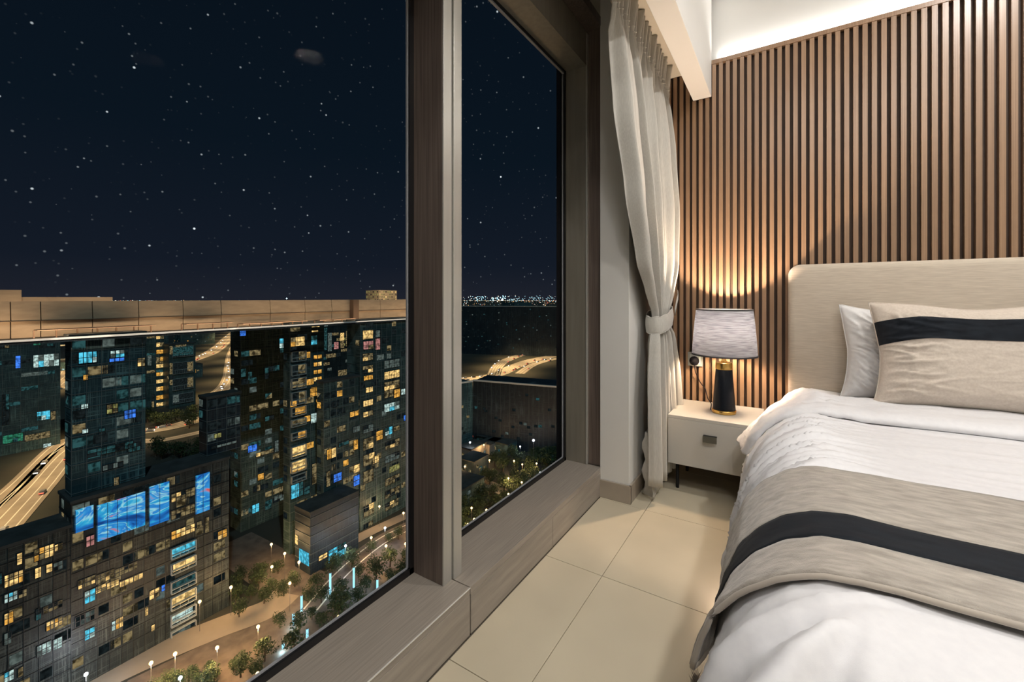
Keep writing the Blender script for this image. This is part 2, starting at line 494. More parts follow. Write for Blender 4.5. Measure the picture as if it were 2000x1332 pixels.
b = MB(); b.box(hx - .033, hx + .033, NY0 - .018, NY0 + .001, hz, hz + .003); b.box(hx - .033, hx + .033, NY0 - .020, NY0 - .0165, hz - .030, hz + .003)
hn = b.build('handle', mat('smoked_chrome', (.13, .13, .115), .30, metal=.7), dr, bevel=.0006, label='small dark folded-metal drawer pull')
b = MB(); b.box(hx - .032, hx + .032, NY0 - .0165, NY0 + .001, hz + .0032, hz + .0042); b.build('handle', M_BLK, dr)
for lx, ly in ((NX0 + .035, 2.514), (NX1 - .035, 2.514), (NX0 + .035, NY1 - .07), (NX1 - .035, NY1 - .07)):
    b = MB(); b.lathe([(.0085, 0), (.009, .003), (.009, .157)], lx, ly, 14); b.build('leg', M_BLK, ns, smooth=True)

# ------------------------------------------------------------------ table lamp
M_GOLD = mat('brushed_brass', (.70, .45, .14), .24, metal=1.0, noise_scale=(30, 30, 200), noise_amt=.06)
lp = thing('table_lamp', 'table lamp with grey tapered fabric shade and black and brass cone base on nightstand', 'lamp', (LAMP[0], LAMP[1], .42))
lx, ly = LAMP
b = MB(); b.lathe([(.058, .4205), (.0605, .4215), (.0615, .425), (.0615, .438), (.059, .4405), (.04, .441)], lx, ly, 48); b.build('base_ring', M_GOLD, lp, smooth=True)
b = MB(); b.lathe([(.056, .4405), (.0585, .4425), (.058, .446), (.0420, .660), (.040, .6625)], lx, ly, 48); b.build('body', mat('matt_black_cone', (.003, .005, .009), .36, spec=.14), lp, smooth=True)
b = MB(); b.lathe([(.040, .6615), (.0425, .663), (.0430, .666), (.0425, .697), (.0410, .700), (.016, .701)], lx, ly, 48); b.build('collar', M_GOLD, lp, smooth=True)
b = MB(); b.lathe([(.016, .700), (.016, .708), (.0115, .710), (.0115, .770), (.016, .772), (.016, .790), (.010, .791)], lx, ly, 28); b.build('neck', M_GOLD, lp, smooth=True)
m = bpy.data.materials.new('grey_linen_shade'); m.use_nodes = True; MAT['shade'] = m
N_, L_ = m.node_tree.nodes, m.node_tree.links; N_.clear()
out = N_.new('ShaderNodeOutputMaterial'); mx = N_.new('ShaderNodeMixShader'); mx.inputs[0].default_value = .085
df = N_.new('ShaderNodeBsdfDiffuse'); tr = N_.new('ShaderNodeBsdfTranslucent')
tc = N_.new('ShaderNodeTexCoord'); mp = N_.new('ShaderNodeMapping'); mp.inputs['Scale'].default_value = (14, 14, 260)
nz = N_.new('ShaderNodeTexNoise'); nz.inputs['Scale'].default_value = 1; nz.inputs['Detail'].default_value = 4
rp = N_.new('ShaderNodeValToRGB'); rp.color_ramp.elements[0].position = .30; rp.color_ramp.elements[0].color = (.075, .078, .09, 1)
rp.color_ramp.elements[1].position = .62; rp.color_ramp.elements[1].color = (.17, .17, .19, 1)
L_.new(tc.outputs['Object'], mp.inputs[0]); L_.new(mp.outputs[0], nz.inputs['Vector']); L_.new(nz.outputs[0], rp.inputs[0])
L_.new(rp.outputs[0], df.inputs[0])
hs = N_.new('ShaderNodeMix'); hs.data_type = 'RGBA'; hs.blend_type = 'MULTIPLY'; hs.inputs[0].default_value = 1; hs.inputs[7].default_value = (.82, .94, 1.10, 1)
L_.new(rp.outputs[0], hs.inputs[6]); L_.new(hs.outputs[2], tr.inputs[0])
L_.new(df.outputs[0], mx.inputs[1]); L_.new(tr.outputs[0], mx.inputs[2]); L_.new(mx.outputs[0], out.inputs[0])
SB, ST = .742, .994
b = MB(); b.lathe([(.165, SB), (.1600, SB + .07), (.152, SB + .17), (.1430, ST)], lx, ly, 72, cap=False); sh = b.build('shade', m, lp, smooth=True)
M_TRB = mat('black_shade_trim', (.02, .02, .024), .7)
b = MB(); b.lathe([(.1665, SB - .002), (.1665, SB + .006), (.1630, SB + .006), (.1630, SB - .002), (.1665, SB - .002)], lx, ly, 72, cap=False); b.build('lower_trim', M_TRB, sh, smooth=True)
b = MB(); b.lathe([(.1447, ST - .006), (.1445, ST + .002), (.1410, ST + .002), (.1412, ST - .006), (.1447, ST - .006)], lx, ly, 72, cap=False); b.build('upper_trim', M_TRB, sh, smooth=True)
b = MB()
for k in range(3):
    a = 2 * PI * k / 3 + .4; b.tube([(lx + .012 * math.cos(a), ly + .012 * math.sin(a), .778), (lx + .161 * math.cos(a), ly + .161 * math.sin(a), .766)], .0015, 5)
b.build('spider', M_GOLD, sh)
b = MB(); b.lathe([(.010, .791), (.0105, .825), (.012, .838), (.018, .850), (.0195, .860)], lx, ly, 20, cap=False); b.build('bulb_neck', emat('frosted_bulb_neck', (1, .70, .44), 700), lp, smooth=True)
b = MB(); b.lathe([(.0195, .8605), (.0185, .872), (.013, .882), (.004, .886)], lx, ly, 20); b.build('bulb', emat('warm_bulb', (1, .755, .55), 3900), lp, smooth=True)
for q in ('bulb', 'bulb_neck'): bpy.data.objects[q].data.materials[0].cycles.emission_sampling = 'AUTO'

# ------------------------------------------------------------------ curtain
def fabric(name, c1, c2, weave=900, rough=.85, sheen=.3, bump=.25, streak=None):
    return mat(name, c1, rough, spec=.25, color2=c2, noise_scale=streak or (60, 60, 60), bump=bump, bump_scale=(weave, weave, weave), sheen=sheen, detail=4)
M_CURT = fabric('greige_linen', (.47, .455, .415), (.54, .525, .48), streak=(250, 250, 30))
def lerp_tab(tab, z):
    if z >= tab[0][0]: return tab[0][1:]
    for a, c in zip(tab[:-1], tab[1:]):
        if a[0] >= z >= c[0]:
            t = (a[0] - z) / (a[0] - c[0]); t = t * t * (3 - 2 * t) * .6 + t * .4
            return tuple(p + (q - p) * t for p, q in zip(a[1:], c[1:]))
    return tab[-1][1:]
# z, Y left edge, Y right edge, fold depth, X of left, X of right
CT = [(2.46, 1.74, 2.775, .028, -.622, -.622), (2.25, 1.76, 2.77, .034, -.620, -.615), (1.90, 1.82, 2.76, .052, -.615, -.600), (1.55, 1.94, 2.77, .054, -.612, -.585),
      (1.25, 2.09, 2.76, .044, -.610, -.580), (1.08, 2.24, 2.66, .034, -.607, -.583), (.98, 2.34, 2.57, .026, -.603, -.585), (.91, 2.34, 2.58, .026, -.602, -.585),
      (.83, 2.29, 2.66, .040, -.602, -.580), (.60, 2.24, 2.74, .046, -.600, -.575), (.40, 2.23, 2.77, .048, -.598, -.572), (.10, 2.23, 2.78, .048, -.595, -.565)]
NF = 5.0
def curtain_pt(t, z, lift=0):
    yl, yr, A, xl, xr = lerp_tab(CT, z)
    w = t + .018 * math.sin(2 * PI * 3.3 * t + 1.0) + .012 * math.sin(9 * t + z * 2.0)
    ph = 2 * PI * NF * w
    f = 1.9 * abs(math.sin(ph / 2)) ** .85 - 1.0 + .22 * math.sin(2 * ph + 1.3 * math.sin(7 * t) + z * 1.5) + .10 * math.sin(3.7 * ph + 1.0)
    amp = A * (.72 + .38 * math.sin(5.1 * t + .6) ** 2)
    if z > 2.20:                      # gathered heading tape
        q = min(1, (z - 2.20) / .10)
        f = f * (1 - q) + q * (.8 * math.sin(2 * PI * 21 * t + .8 * math.sin(11 * t)) + .2 * math.sin(2 * PI * 9 * t))
        amp = A * (1 - q) + q * (.015 + (.026 * max(0, (z - 2.32) / .13)))
    x = xl + (xr - xl) * t + amp * f + .006 * noise.noise(Vector((t * 9, z * 1.7, 3)))
    y = yl + (yr - yl) * t + amp * .35 * math.cos(ph) * (0 if z > 2.25 else 1)
    zz = z + lift
    return (x, y, zz)
NTC = 340
zs = [2.458, 2.445, 2.43, 2.415, 2.40, 2.385, 2.37, 2.355, 2.34, 2.32, 2.30, 2.28, 2.25, 2.21] + [2.16 - .045 * i for i in range(46)]
zs = [z for z in zs if z > .1]
cu = thing('curtain', 'greige linen curtain with gathered heading tied back at the room corner', 'curtain', (-.59, 2.45, 0))
rows = [[curtain_pt(k / NTC, z) for k in range(NTC + 1)] for z in zs]
def hem(t): return .088 - .02 * t
last = []
for k in range(NTC + 1):
    t = k / NTC; p = curtain_pt(t, .12); last.append((p[0], p[1], hem(t)))
rows.append(last)
b = MB(); b.grid(rows); b.build('drape', M_CURT, cu, smooth=True, solid=.003)
# the lining that shows below the front hem
rows = []
for j in range(12):
    z = .34 - j * .030
    rows.append([(-.615 + .032 * math.sin(2 * PI * 5 * k / 90 + .8) + .010 * math.sin(j * 1.4 + k * .10), 2.27 + .45 * k / 90, max(.006, z)) for k in range(91)])
b = MB(); b.grid(rows); b.build('lining', fabric('lining', (.46, .44, .40), (.50, .48, .44)), cu, smooth=True, solid=.003)
# gather stitching under the heading, hooks
b = MB()
for zt in (2.335, 2.31):
    b.tube([(curtain_pt(k / 200, zt)[0] + .004, curtain_pt(k / 200, zt)[1], zt) for k in range(201)], .0022, 5)
b.build('heading_tape', M_CURT, cu, smooth=True)
# tieback
tb = thing('curtain_tieback', 'greige fabric tieback band wrapped round the curtain', 'tieback', (-.59, 2.44, .94))
rows = []
NR = 72
for j in range(9):
    q = j / 8
    row = []
    for k in range(NR):
        a = 2 * PI * k / NR
        ry, rx = .132 + .006 * math.sin(PI * q), .054 + .006 * math.sin(PI * q)
        ce, se = math.cos(a), math.sin(a)
        ce = math.copysign(abs(ce) ** .8, ce); se = math.copysign(abs(se) ** .8, se)
        tilt = .030 * ce
        row.append((-.592 + rx * se, 2.452 + ry * ce, .895 + .092 * q + tilt + .003 * math.sin(9 * a)))
    rows.append(row)
b = MB(); b.grid(rows, close=True); b.build('band', M_CURT, tb, smooth=True, solid=.004)
b = MB(); b.grid([[(-.545, 2.60, .955), (-.542, 2.60, 1.0)], [(-.548, 2.66, 1.0), (-.546, 2.65, 1.04)], [(-.55, 2.72, 1.05), (-.55, 2.715, 1.08)], [(-.56, 2.76, 1.085), (-.56, 2.755, 1.105)]]); b.build('strap', M_CURT, tb, smooth=True, solid=.004)
b = MB()
for zz in (.897, .983):
    b.tube([(-.592 + .0575 * math.copysign(abs(math.sin(a)) ** .8, math.sin(a)), 2.452 + .1355 * math.copysign(abs(math.cos(a)) ** .8, math.cos(a)), zz + .030 * math.copysign(abs(math.cos(a)) ** .8, math.cos(a))) for a in [2 * PI * k / 60 for k in range(61)]], .0028, 5)
b.build('piping', M_CURT, tb, smooth=True)

# ------------------------------------------------------------------ bed
M_WHITE = fabric('white_satin_cotton', (.72, .715, .735), (.76, .755, .77), rough=.5, sheen=.1, bump=.08)
M_PILW = fabric('white_pillow_sateen', (.70, .69, .69), (.75, .74, .73), rough=.34, sheen=.1, bump=.08)
M_HB = fabric('beige_upholstery', (.50, .43, .345), (.62, .545, .445), weave=1200, streak=(18, 60, 420), bump=.35)
M_RUN = fabric('taupe_chenille', (.30, .268, .23), (.48, .437, .38), streak=(22, 75, 45), weave=420, bump=.7, sheen=.35)
M_NAVY = fabric('black_navy_velvet', (.004, .006, .010), (.009, .013, .019), streak=(20, 60, 20), weave=700, sheen=.03)
M_PILB = fabric('beige_pillow_linen', (.55, .475, .40), (.63, .555, .475), streak=(120, 120, 120), weave=800)
bed = thing('bed', 'double bed with beige upholstered headboard under white bedding', 'bed', (.95, 1.8, 0))
# headboard: rounded slab
HX0, HX1, HT, HR = .010, 1.90, 1.237, .060
prof = []
for k in range(13):
    a = PI / 2 + PI / 2 * (1 - k / 12); 
for k in range(13):
    a = PI - (PI / 2) * k / 12; prof.append((HX0 + HR + HR * math.cos(a), HT - HR + HR * math.sin(a)))
for k in range(13):
    a = PI / 2 - (PI / 2) * k / 12; prof.append((HX1 - HR + HR * math.cos(a), HT - HR + HR * math.sin(a)))
prof = [(HX0, .06)] + prof + [(HX1, .06)]
cx, cz = (HX0 + HX1) / 2, .65
def shrink(p, d): 
    x, z = p
    x2 = x + d if x < cx - .5 else (x - d if x > cx + .5 else x)
    z2 = z - d if z > .7 else z
    return x2, z2
rows = []
for d, y in ((.004, 2.852), (0, 2.846), (0, 2.785), (.003, 2.775), (.009, 2.768), (.018, 2.763), (.035, 2.760)):
    rows.append([(shrink(p, d)[0], y, shrink(p, d)[1]) for p in prof])
b = MB(); b.grid(rows, close=True, cap=True); b.build('headboard', M_HB, bed, smooth=True, label='beige woven upholstered headboard with rounded corners')
o = box(.06, 1.86, .80, 2.755, .07, .30).build('bed_base', M_HB, bed, bevel=.02)
box(.06, 1.86, .80, 2.755, .302, .50).build('mattress', M_WHITE, bed, bevel=.04)
for fx, fy in ((.12, .9), (1.8, .9), (.12, 2.65), (1.8, 2.65)):
    b = MB(); b.lathe([(.02, 0), (.025, .07)], fx, fy, 12); b.build('leg', M_BLK, bed)

# side profile of the bedding: arc parameter -> (outward offset, drop)
ZT = .560
PR = [(0, 0, 0), (.06, .058, .006), (.12, .112, .028), (.18, .160, .066), (.24, .196, .115), (.32, .226, .190), (.42, .245, .290), (.53, .252, .400), (.60, .250, .470)]
def prof_at(s):
    if s <= 0: return (0.0, 0.0)
    for a, c in zip(PR[:-1], PR[1:]):
        if s <= c[0]:
            t = (s - a[0]) / (c[0] - a[0]); return (a[1] + (c[1] - a[1]) * t, a[2] + (c[2] - a[2]) * t)
    return PR[-1][1:]
XP, YP = .115, .88      # where the flat top ends (left side, foot)
def bed_pt(a, bb, off=0.0, wrinkle=1.0, slim=True):
    """a: metres left of the plateau edge (negative = on top, to the right); bb: metres past the foot edge (negative = towards the pillows)"""
    ex, dx = prof_at(a); ey, dy = prof_at(bb)
    R_ = .252
    if ex > 0 and ey > 0:
        q = math.sqrt((ex / R_) ** 2 + (ey / R_) ** 2)
        if q > 1: ex, ey = ex / q, ey / q
    drop = (dx ** 3 + dy ** 3) ** (1 / 3) if (dx > 0 or dy > 0) else 0
    drop = min(drop, .50)
    y = YP - bb if bb <= 0 else YP - ey
    x = XP - a if a <= 0 else XP - ex
    # squeeze beside the nightstand
    if a > 0 and slim:
        q = max(0, min(1, (y - 2.30) / .12)); x += q * .055 * min(1, dx / .12)
    # gentle crown of the filled duvet
    z = ZT - drop
    top = max(0, 1 - drop / .12)
    z += .012 * noise.noise(Vector((x * 2.2, y * 2.2, 1.3))) * top
    # drag wrinkles across the side edge
    side = min(1, max(0, (a + .16) / .20)) if bb < .02 else min(1, max(0, (a + .06) / .16))
    w = 0
    yy = y + .45 * (a if a > 0 else a * .4) 
    for fr, am in ((12, .0110), (25, .0085), (48, .0040)):
        nn = noise.noise(Vector((yy * fr, a * 2.2, fr)))
        w += am * 1.7 * (1 - min(1, abs(nn) * 2.4)) ** 2
    w *= side * wrinkle * (.4 + .6 * min(1, max(0, (y - 1.15) / .5)))
    # hanging folds towards the hem near the foot corner
    hang = min(1, max(0, dx - .10) / .22)
    w += wrinkle * hang * .010 * math.sin(26 * y + 2.2 * math.sin(5 * y)) 
    if bb > 0:
        hf = min(1, max(0, dy - .05) / .2)
        w += wrinkle * hf * .010 * noise.noise(Vector((x * 11, 0, 9))) 
        # puckers radiating from the corner
        ang = math.atan2(max(a, 0) + 1e-6, bb + 1e-6)
        if a > 0: w += wrinkle * .020 * math.sin(ang * 10 + .8) * min(1, (ex + ey) / .2) * min(1, a / .06) * min(1, bb / .06)
    # fine creases across the top
    z += wrinkle * .0030 * top * (1 - 2 * abs(noise.noise(Vector((x * 3.0 + y * 4, y * 14, 5)))))
    n_out = min(1, drop / .12)
    dirx = -1 if a > 0 else 0; diry = -1 if bb > 0 else 0
    l = math.hypot(dirx * (ex + .001), diry * (ey + .001)) or 1
    ox = dirx * (ex + .001) / l; oy = diry * (ey + .001) / l
    if dirx == 0 and diry == 0: ox = oy = 0
    h = (off + w)
    x += ox * h * n_out; y += oy * h * n_out; z += h * (1 - n_out * .75) * (1 if drop < .3 else .3)
    return (x, y, z)
def steps(a0, a1, fine0, fine1, nf, nc):
    out = []
    q = a0
    while q < a1:
        out.append(q); q += nf if fine0 <= q <= fine1 else nc
    out.append(a1); return out
A = steps(-1.62, .56, -.45, .60, .012, .03)
Bv = steps(-1.86, .54, -1.86, -.55, .0075, .0125)
rows = [[bed_pt(a, q) for a in A] for q in Bv]
b = MB(); b.grid(rows); b.build('duvet', M_WHITE, bed, smooth=True, label='white satin duvet with puckered draped edges')
# turned-down band of the duvet below the pillows, with its flared side end
rows = []
FA = steps(-1.62, .33, -.5, .4, .012, .03)
NJ = 26
for j in range(NJ + 1):
    q = j / NJ
    row = []
    for a in FA:
        y = 2.185 + .33 * q
        if a > -.05: y = y - .05 * min(1, (a + .05) / .3) * (1 - q) * 1.0 
        flare = max(0, (a - .10) / .23)
        y = min(y, 2.185 + (.33 - .10 * flare) * q)
        th = .030 * math.sin(PI * min(1, q * 5) / 2) ** .5 if q < .2 else .030
        th *= 1 + .25 * noise.noise(Vector((a * 7, q * 2, 2)))
        p = list(bed_pt(a, YP - y, off=th, wrinkle=.8))
        cr = .007 * (1 - 2 * abs(noise.noise(Vector((a * 26 + q * 3, q * 5 - a * 5, 8))))) * min(1, max(0, (a + .35) / .3))
        if a <= 0.02: p[2] += cr
        else: p[0] -= cr
        p[0] -= .050 * flare * q
        row.append(tuple(p))
    rows.append(row)
b = MB(); b.grid(rows); b.build('duvet_fold', M_WHITE, bed, smooth=True, solid=.010)
# fitted sheet in front of the headboard
rows = []
for j in range(14):
    y = 2.50 + .258 * j / 13
    rows.append([(lambda p: (p[0], p[1], p[2] + .010))(bed_pt(a, YP - y, off=.004, wrinkle=.5)) for a in steps(-1.62, .22, -.4, .3, .02, .04)])
b = MB(); b.grid(rows); b.build('sheet', M_WHITE, bed, smooth=True)

# bed runner
rn = thing('bed_runner', 'taupe chenille bed runner with a black stripe laid across the foot of the bed', 'bed runner', (.7, 1.2, .57))
def runner_pt(a, y, off):
    w = min(1, max(0, (a) / .3))
    p = list(bed_pt(a, YP - y, off=off * (1 - .45 * w), wrinkle=.35 + .1 * w))
    p[0] -= .022 * w * max(0, 1 - (y - .93) / .10)          # the front corner kicks out
    p[1] -= .0 * w
    return tuple(p)
RA = steps(-1.62, .385, -.4, .5, .012, .03)
def strip(y0, y1, off, n, edge=None):
    rws = []
    for j in range(n + 1):
        y = y0 + (y1 - y0) * j / n
        o_ = off
        rws.append([(lambda p: p)(runner_pt(a, y, o_ + .0025 * noise.noise(Vector((a * 6, y * 6, 4))))) for a in RA])
    mb = MB(); mb.grid(rws); return mb
strip(.932, 1.060, .016, 10).build('lower_panel', M_RUN, rn, smooth=True, solid=.008)
strip(1.060, 1.180, .0165, 9).build('stripe', M_NAVY, rn, smooth=True, solid=.008, label='black velvet stripe')
strip(1.180, 1.492, .016, 22).build('upper_panel', M_RUN, rn, smooth=True, solid=.008)
b = MB()
b.tube([Vector(runner_pt(a, .930, .017)) for a in RA[::2]], .0055, 8); b.tube([Vector(runner_pt(a, 1.494, .014)) for a in RA[::3]], .003, 6)
b.tube([Vector(runner_pt(.385, .93 + .562 * j / 30, .015)) for j in range(31)], .0045, 6)
b.build('piping', mat('taupe_piping', (.42, .37, .31), .8, sheen=.3), rn, smooth=True)

# pillows
def pillow_mesh(W, H, T, seed, pinch=.12, wr=.008, nx=64, ny=48, diag=False):
    """front (-y) and back surfaces in local x (width), z (height); returns function for a point"""
    def pt(i, j, side):
        s = -1 + 2 * i / nx; t = -1 + 2 * j / ny
        ex = (1 - pinch * (1 - abs(t) ** 2.2) * .55); ez = (1 - pinch * (1 - abs(s) ** 2.2) * .75)
        x = s * W / 2 * ex; z = t * H / 2 * ez
        q = max(0, (1 - s ** 4)) ** .55 * max(0, (1 - t ** 4)) ** .55
        y = T / 2 * q
        fr = min(1, 3.2 * (1 - max(abs(s), abs(t))))
        if diag: c1, c2 = t * 7 + s * 10, s * 1.2 - t * 1.5
        else: c1, c2 = t * 6.5 + s * 1.2 * t, s * 2.6
        rad = (1 - min(1, abs(noise.noise(Vector((c2, c1, seed)))) * 2.6)) ** 2
        rad2 = (1 - min(1, abs(noise.noise(Vector((c2 * 2.2, c1 * 2.3, seed + 3)))) * 2.4)) ** 2
        edge = 1.0 if diag else .16 + 1.1 * max(0, min(1, (-s - .30) / .5)) + .5 * max(0, (abs(t) - .6) / .4)
        y += (wr * rad + wr * .45 * rad2) * fr * (1.2 - .4 * q) * edge
        z -= .050 * max(0, (-s - .45) / .55) ** 1.6 * math.sin(PI * max(0, min(1, t)))
        z += .006 * math.sin(s * 6 + seed) * max(0, t) ** 3
        return (x, y * side, z)
    return pt
def make_pillow(name, label, W, H, T, base, tilt, yaw, m, seed, band=None, group=None, pinch=.12, wr=.008, zr=0):
    nx, ny = 130, 84
    t = thing(name, label, 'pillow', base, group)
    t.rotation_euler = (tilt, zr, yaw)
    pt = pillow_mesh(W, H, T, seed, pinch, wr, nx, ny, diag=not band)
    def face_rows(j0, j1, side, off=0):
        return [[(lambda p: (p[0], p[1] + side * off, p[2] + H / 2))(pt(i, j, side)) for i in range(nx + 1)] for j in range(j0, j1 + 1)]
    fr = face_rows(0, ny, -1); bk = face_rows(0, ny, 1)
    if not band:
        mb = MB(); mb.grid(fr); mb.grid([list(reversed(r)) for r in bk])
        mb.build('pillow_case', m, None, smooth=True).parent = t
    else:
        j0, j1 = band
        mb = MB(); mb.grid(fr); mb.grid([list(reversed(r)) for r in bk]); mb.build('pillow_case', m, None, smooth=True).parent = t
        mb = MB(); mb.grid([[(p[0], p[1], p[2]) for p in r] for r in face_rows(j0, j1, -1, .0022)]); s = mb.build('band', M_NAVY, None, smooth=True, label='black velvet band across the pillow'); s.parent = t
    pp = MB()
    loop = [pt(i, 0, -1) for i in range(0, nx + 1, 2)] + [pt(nx, j, -1) for j in range(2, ny + 1, 2)] + [pt(i, ny, -1) for i in range(nx - 2, -1, -2)] + [pt(0, j, -1) for j in range(ny - 2, -1, -2)]
    pp.tube([(p[0], 0, p[2] + H / 2) for p in loop], .0030, 6); pp.build('piping', m, None, smooth=True).parent = t
    return t
make_pillow('pillow', 'white sateen pillow against the headboard, behind the beige pillow', .70, .455, .15, (.575, 2.655, .568), -.10, 0, M_PILW, 2.0, pinch=.17, wr=.021)
make_pillow('pillow', 'beige linen pillow with a black velvet band in front of the white pillow', .72, .475, .17, (.685, 2.485, .576), -.20, .02, M_PILB, 5.0, band=(55, 73), pinch=.17, wr=.016)
# grey knitted cushion at the right edge of the bed
M_KNIT = fabric('grey_knit', (.33, .32, .31), (.48, .47, .45), streak=(60, 60, 60), weave=300, bump=.9, sheen=.5)
b = MB(); rows = []
CX, CY, CZ = .735, 1.42, .640
for j in range(25):
    la = -PI / 2 + PI * j / 24; row = []
    for k in range(48):
        lo = 2 * PI * k / 48
        cx_ = math.copysign(abs(math.cos(lo)) ** .75, math.cos(lo)); sy_ = math.copysign(abs(math.sin(lo)) ** .75, math.sin(lo))
        r_ = math.cos(la) ** .7
        w = 1 + .05 * noise.noise(Vector((cx_ * 3, sy_ * 3, la * 3)))
        row.append((CX + .235 * cx_ * r_ * w, CY + .16 * sy_ * r_ * w, CZ + .078 * math.sin(la) * w))
    rows.append(row)
b.grid(rows, close=True); o = b.build('cushion', M_KNIT, None, smooth=True); tag(o, 'grey fluffy cushion lying on the bed at the back edge of the runner', 'cushion')
# shaggy bedside rug, one corner shows under the runner
M_SHAG = mat('shag_rug', (.27, .22, .17), .95, noise_scale=(80, 80, 80), noise_amt=.4, sheen=.4)
b = MB(); rr = random.Random(3)
b.box(-.205, .05, .80, 1.255, .001, .012)
for i in range(5200):
    x = -.212 + .18 * rr.random() ** 1.0; y = .85 + .415 * rr.random()
    dx, dy = (rr.random() - .5) * .03, (rr.random() - .5) * .03; hgt = .025 + .03 * rr.random()
    b.tri((x - .0016, y, .01), (x + .0016, y + .001, .01), (x + dx, y + dy, hgt))
o = b.build('shag_rug', M_SHAG); tag(o, 'brown shaggy rug with long pile on the floor under the hanging runner corner', 'rug')
#CITY
# ================================================================== the city outside, 90 m below eye level
M_GROUND = mat('night_ground', (.030, .036, .030), .9, color2=(.055, .052, .040), noise_scale=(.03, .03, .03), detail=8)
M_ASPH = mat('asphalt', (.10, .092, .085), .7, noise_scale=(.2, .2, .2), noise_amt=.15)
M_CONC = mat('concrete_road', (.34, .29, .23), .7, noise_scale=(.1, .1, .1), noise_amt=.15)
M_PAVE = mat('plaza_paving', (.14, .115, .095), .7, noise_scale=(.35, .35, .35), noise_amt=.25)
M_LINE = mat('road_paint', (.75, .72, .62), .6)
M_LAWN = mat('dark_lawn', (.035, .055, .025), .9, noise_scale=(.3, .3, .3), noise_amt=.4)
def facade_mat(name, c1, c2, streak):
    """dark tinted glass with crossed scratches and hazy reflections painted into the colour"""
    m = bpy.data.materials.new(name); m.use_nodes = True; MAT[name] = m
    N, L = m.node_tree.nodes, m.node_tree.links; b = N['Principled BSDF']
    b.inputs['Roughness'].default_value = .5; b.inputs['Specular IOR Level'].default_value = .35
    tc = N.new('ShaderNodeTexCoord')
    def nz(scale, rot=0, det=3):
        mp = N.new('ShaderNodeMapping'); mp.inputs['Scale'].default_value = scale; mp.inputs['Rotation'].default_value = (rot, 0, 0)
        L.new(tc.outputs['Object'], mp.inputs[0]); n = N.new('ShaderNodeTexNoise'); n.inputs['Scale'].default_value = 1; n.inputs['Detail'].default_value = det
        L.new(mp.outputs[0], n.inputs['Vector']); return n
    def thr(n, a, c):
        r = N.new('ShaderNodeMapRange'); r.inputs['From Min'].default_value = a; r.inputs['From Max'].default_value = c; L.new(n.outputs[0], r.inputs['Value']); return r
    va = thr(nz((.2, 4.0, .10)), .52, .70); vb = thr(nz((.2, .10, 4.5), .06), .52, .72); vc = thr(nz((.2, 3.2, .3), .7), .58, .74); cl = thr(nz((.12, .12, .12), 0, 4), .35, .68)
    mx = N.new('ShaderNodeMath'); mx.operation = 'MAXIMUM'; L.new(va.outputs[0], mx.inputs[0]); L.new(vb.outputs[0], mx.inputs[1])
    m2 = N.new('ShaderNodeMath'); m2.operation = 'MAXIMUM'; L.new(mx.outputs[0], m2.inputs[0]); L.new(vc.outputs[0], m2.inputs[1])
    m3 = N.new('ShaderNodeMath'); m3.operation = 'MULTIPLY'; L.new(m2.outputs[0], m3.inputs[0])
    ma = N.new('ShaderNodeMath'); ma.operation = 'MULTIPLY_ADD'; ma.inputs[1].default_value = .85; ma.inputs[2].default_value = .15; L.new(cl.outputs[0], ma.inputs[0]); L.new(ma.outputs[0], m3.inputs[1])
    mc = N.new('ShaderNodeMix'); mc.data_type = 'RGBA'; mc.inputs[6].default_value = (*c1, 1); mc.inputs[7].default_value = (*c2, 1)
    L.new(m3.outputs[0], mc.inputs[0]); L.new(mc.outputs[2], b.inputs['Base Color'])
    return m
M_F = [facade_mat('teal_glass_facade', (.030, .065, .075), (.24, .40, .40), None),
       facade_mat('green_black_facade', (.030, .058, .058), (.26, .37, .34), None),
       facade_mat('brown_night_facade', (.019, .027, .029), (.13, .155, .145), None),
       facade_mat('blue_black_facade', (.014, .024, .034), (.075, .105, .12), None)]
M_ROOF = mat('flat_roof', (.05, .055, .055), .9, noise_scale=(.3, .3, .3), noise_amt=.3)
M_GRID = mat('facade_rib', (.15, .18, .18), .5)
M_GRIDD = mat('dark_facade_rib', (.012, .016, .018), .5)
M_BALC = mat('pale_balcony_rail', (.40, .42, .40), .5)
E_ = {
 'W': emat('warm_room', (1.0, .66, .24), .80, .55, (.9, .9, 1.1)), 'w': emat('dim_warm_room', (.80, .62, .30), .17, .8, (.8, .8, .9)),
 'O': emat('amber_room', (1.0, .50, .09), .62, .5), 'C': emat('cyan_room', (.10, .62, .85), .75, .5, (.9, .9, .7)),
 'c': emat('dim_teal_room', (.12, .40, .42), .12, .7), 'B': emat('blue_room', (.06, .25, 1.0), .75, .45),
 'L': emat('pale_lit_room', (.62, .85, .80), .60, .55, (1.1, 1.1, 1.1)), 'l': emat('dim_pale_room', (.42, .55, .50), .16, .5),
 'G': emat('green_lit_room', (.08, .55, .32), .24, .6), 'P': emat('pink_room', (.8, .35, .32), .45, .5),
 'y': emat('yellow_green_room', (.62, .60, .20), .35, .6), 'k': emat('unlit_pane_glow', (.05, .075, .08), .14, .5)}  # unlit panes get a faint painted glow to suit the facade tone
M_WFR = mat('window_frame_dark', (.02, .022, .024), .5)

gr = box(-14000, -1.4, -3000, 14000, GZ - 1, GZ)
gm = MB(); gm.box(-14000, -10, -4000, 14000, GZ - 1, GZ)
struct('ground_city', gm, M_GROUND)
# the tower we stand in, below the room
gm = MB(); gm.box(-1.058, 14, -8, 9, GZ, -.62); gm.box(-1.074, -1.058, -8, 9, GZ, -.62)
struct('wall_own_tower', gm, M_BLACKCLAD)

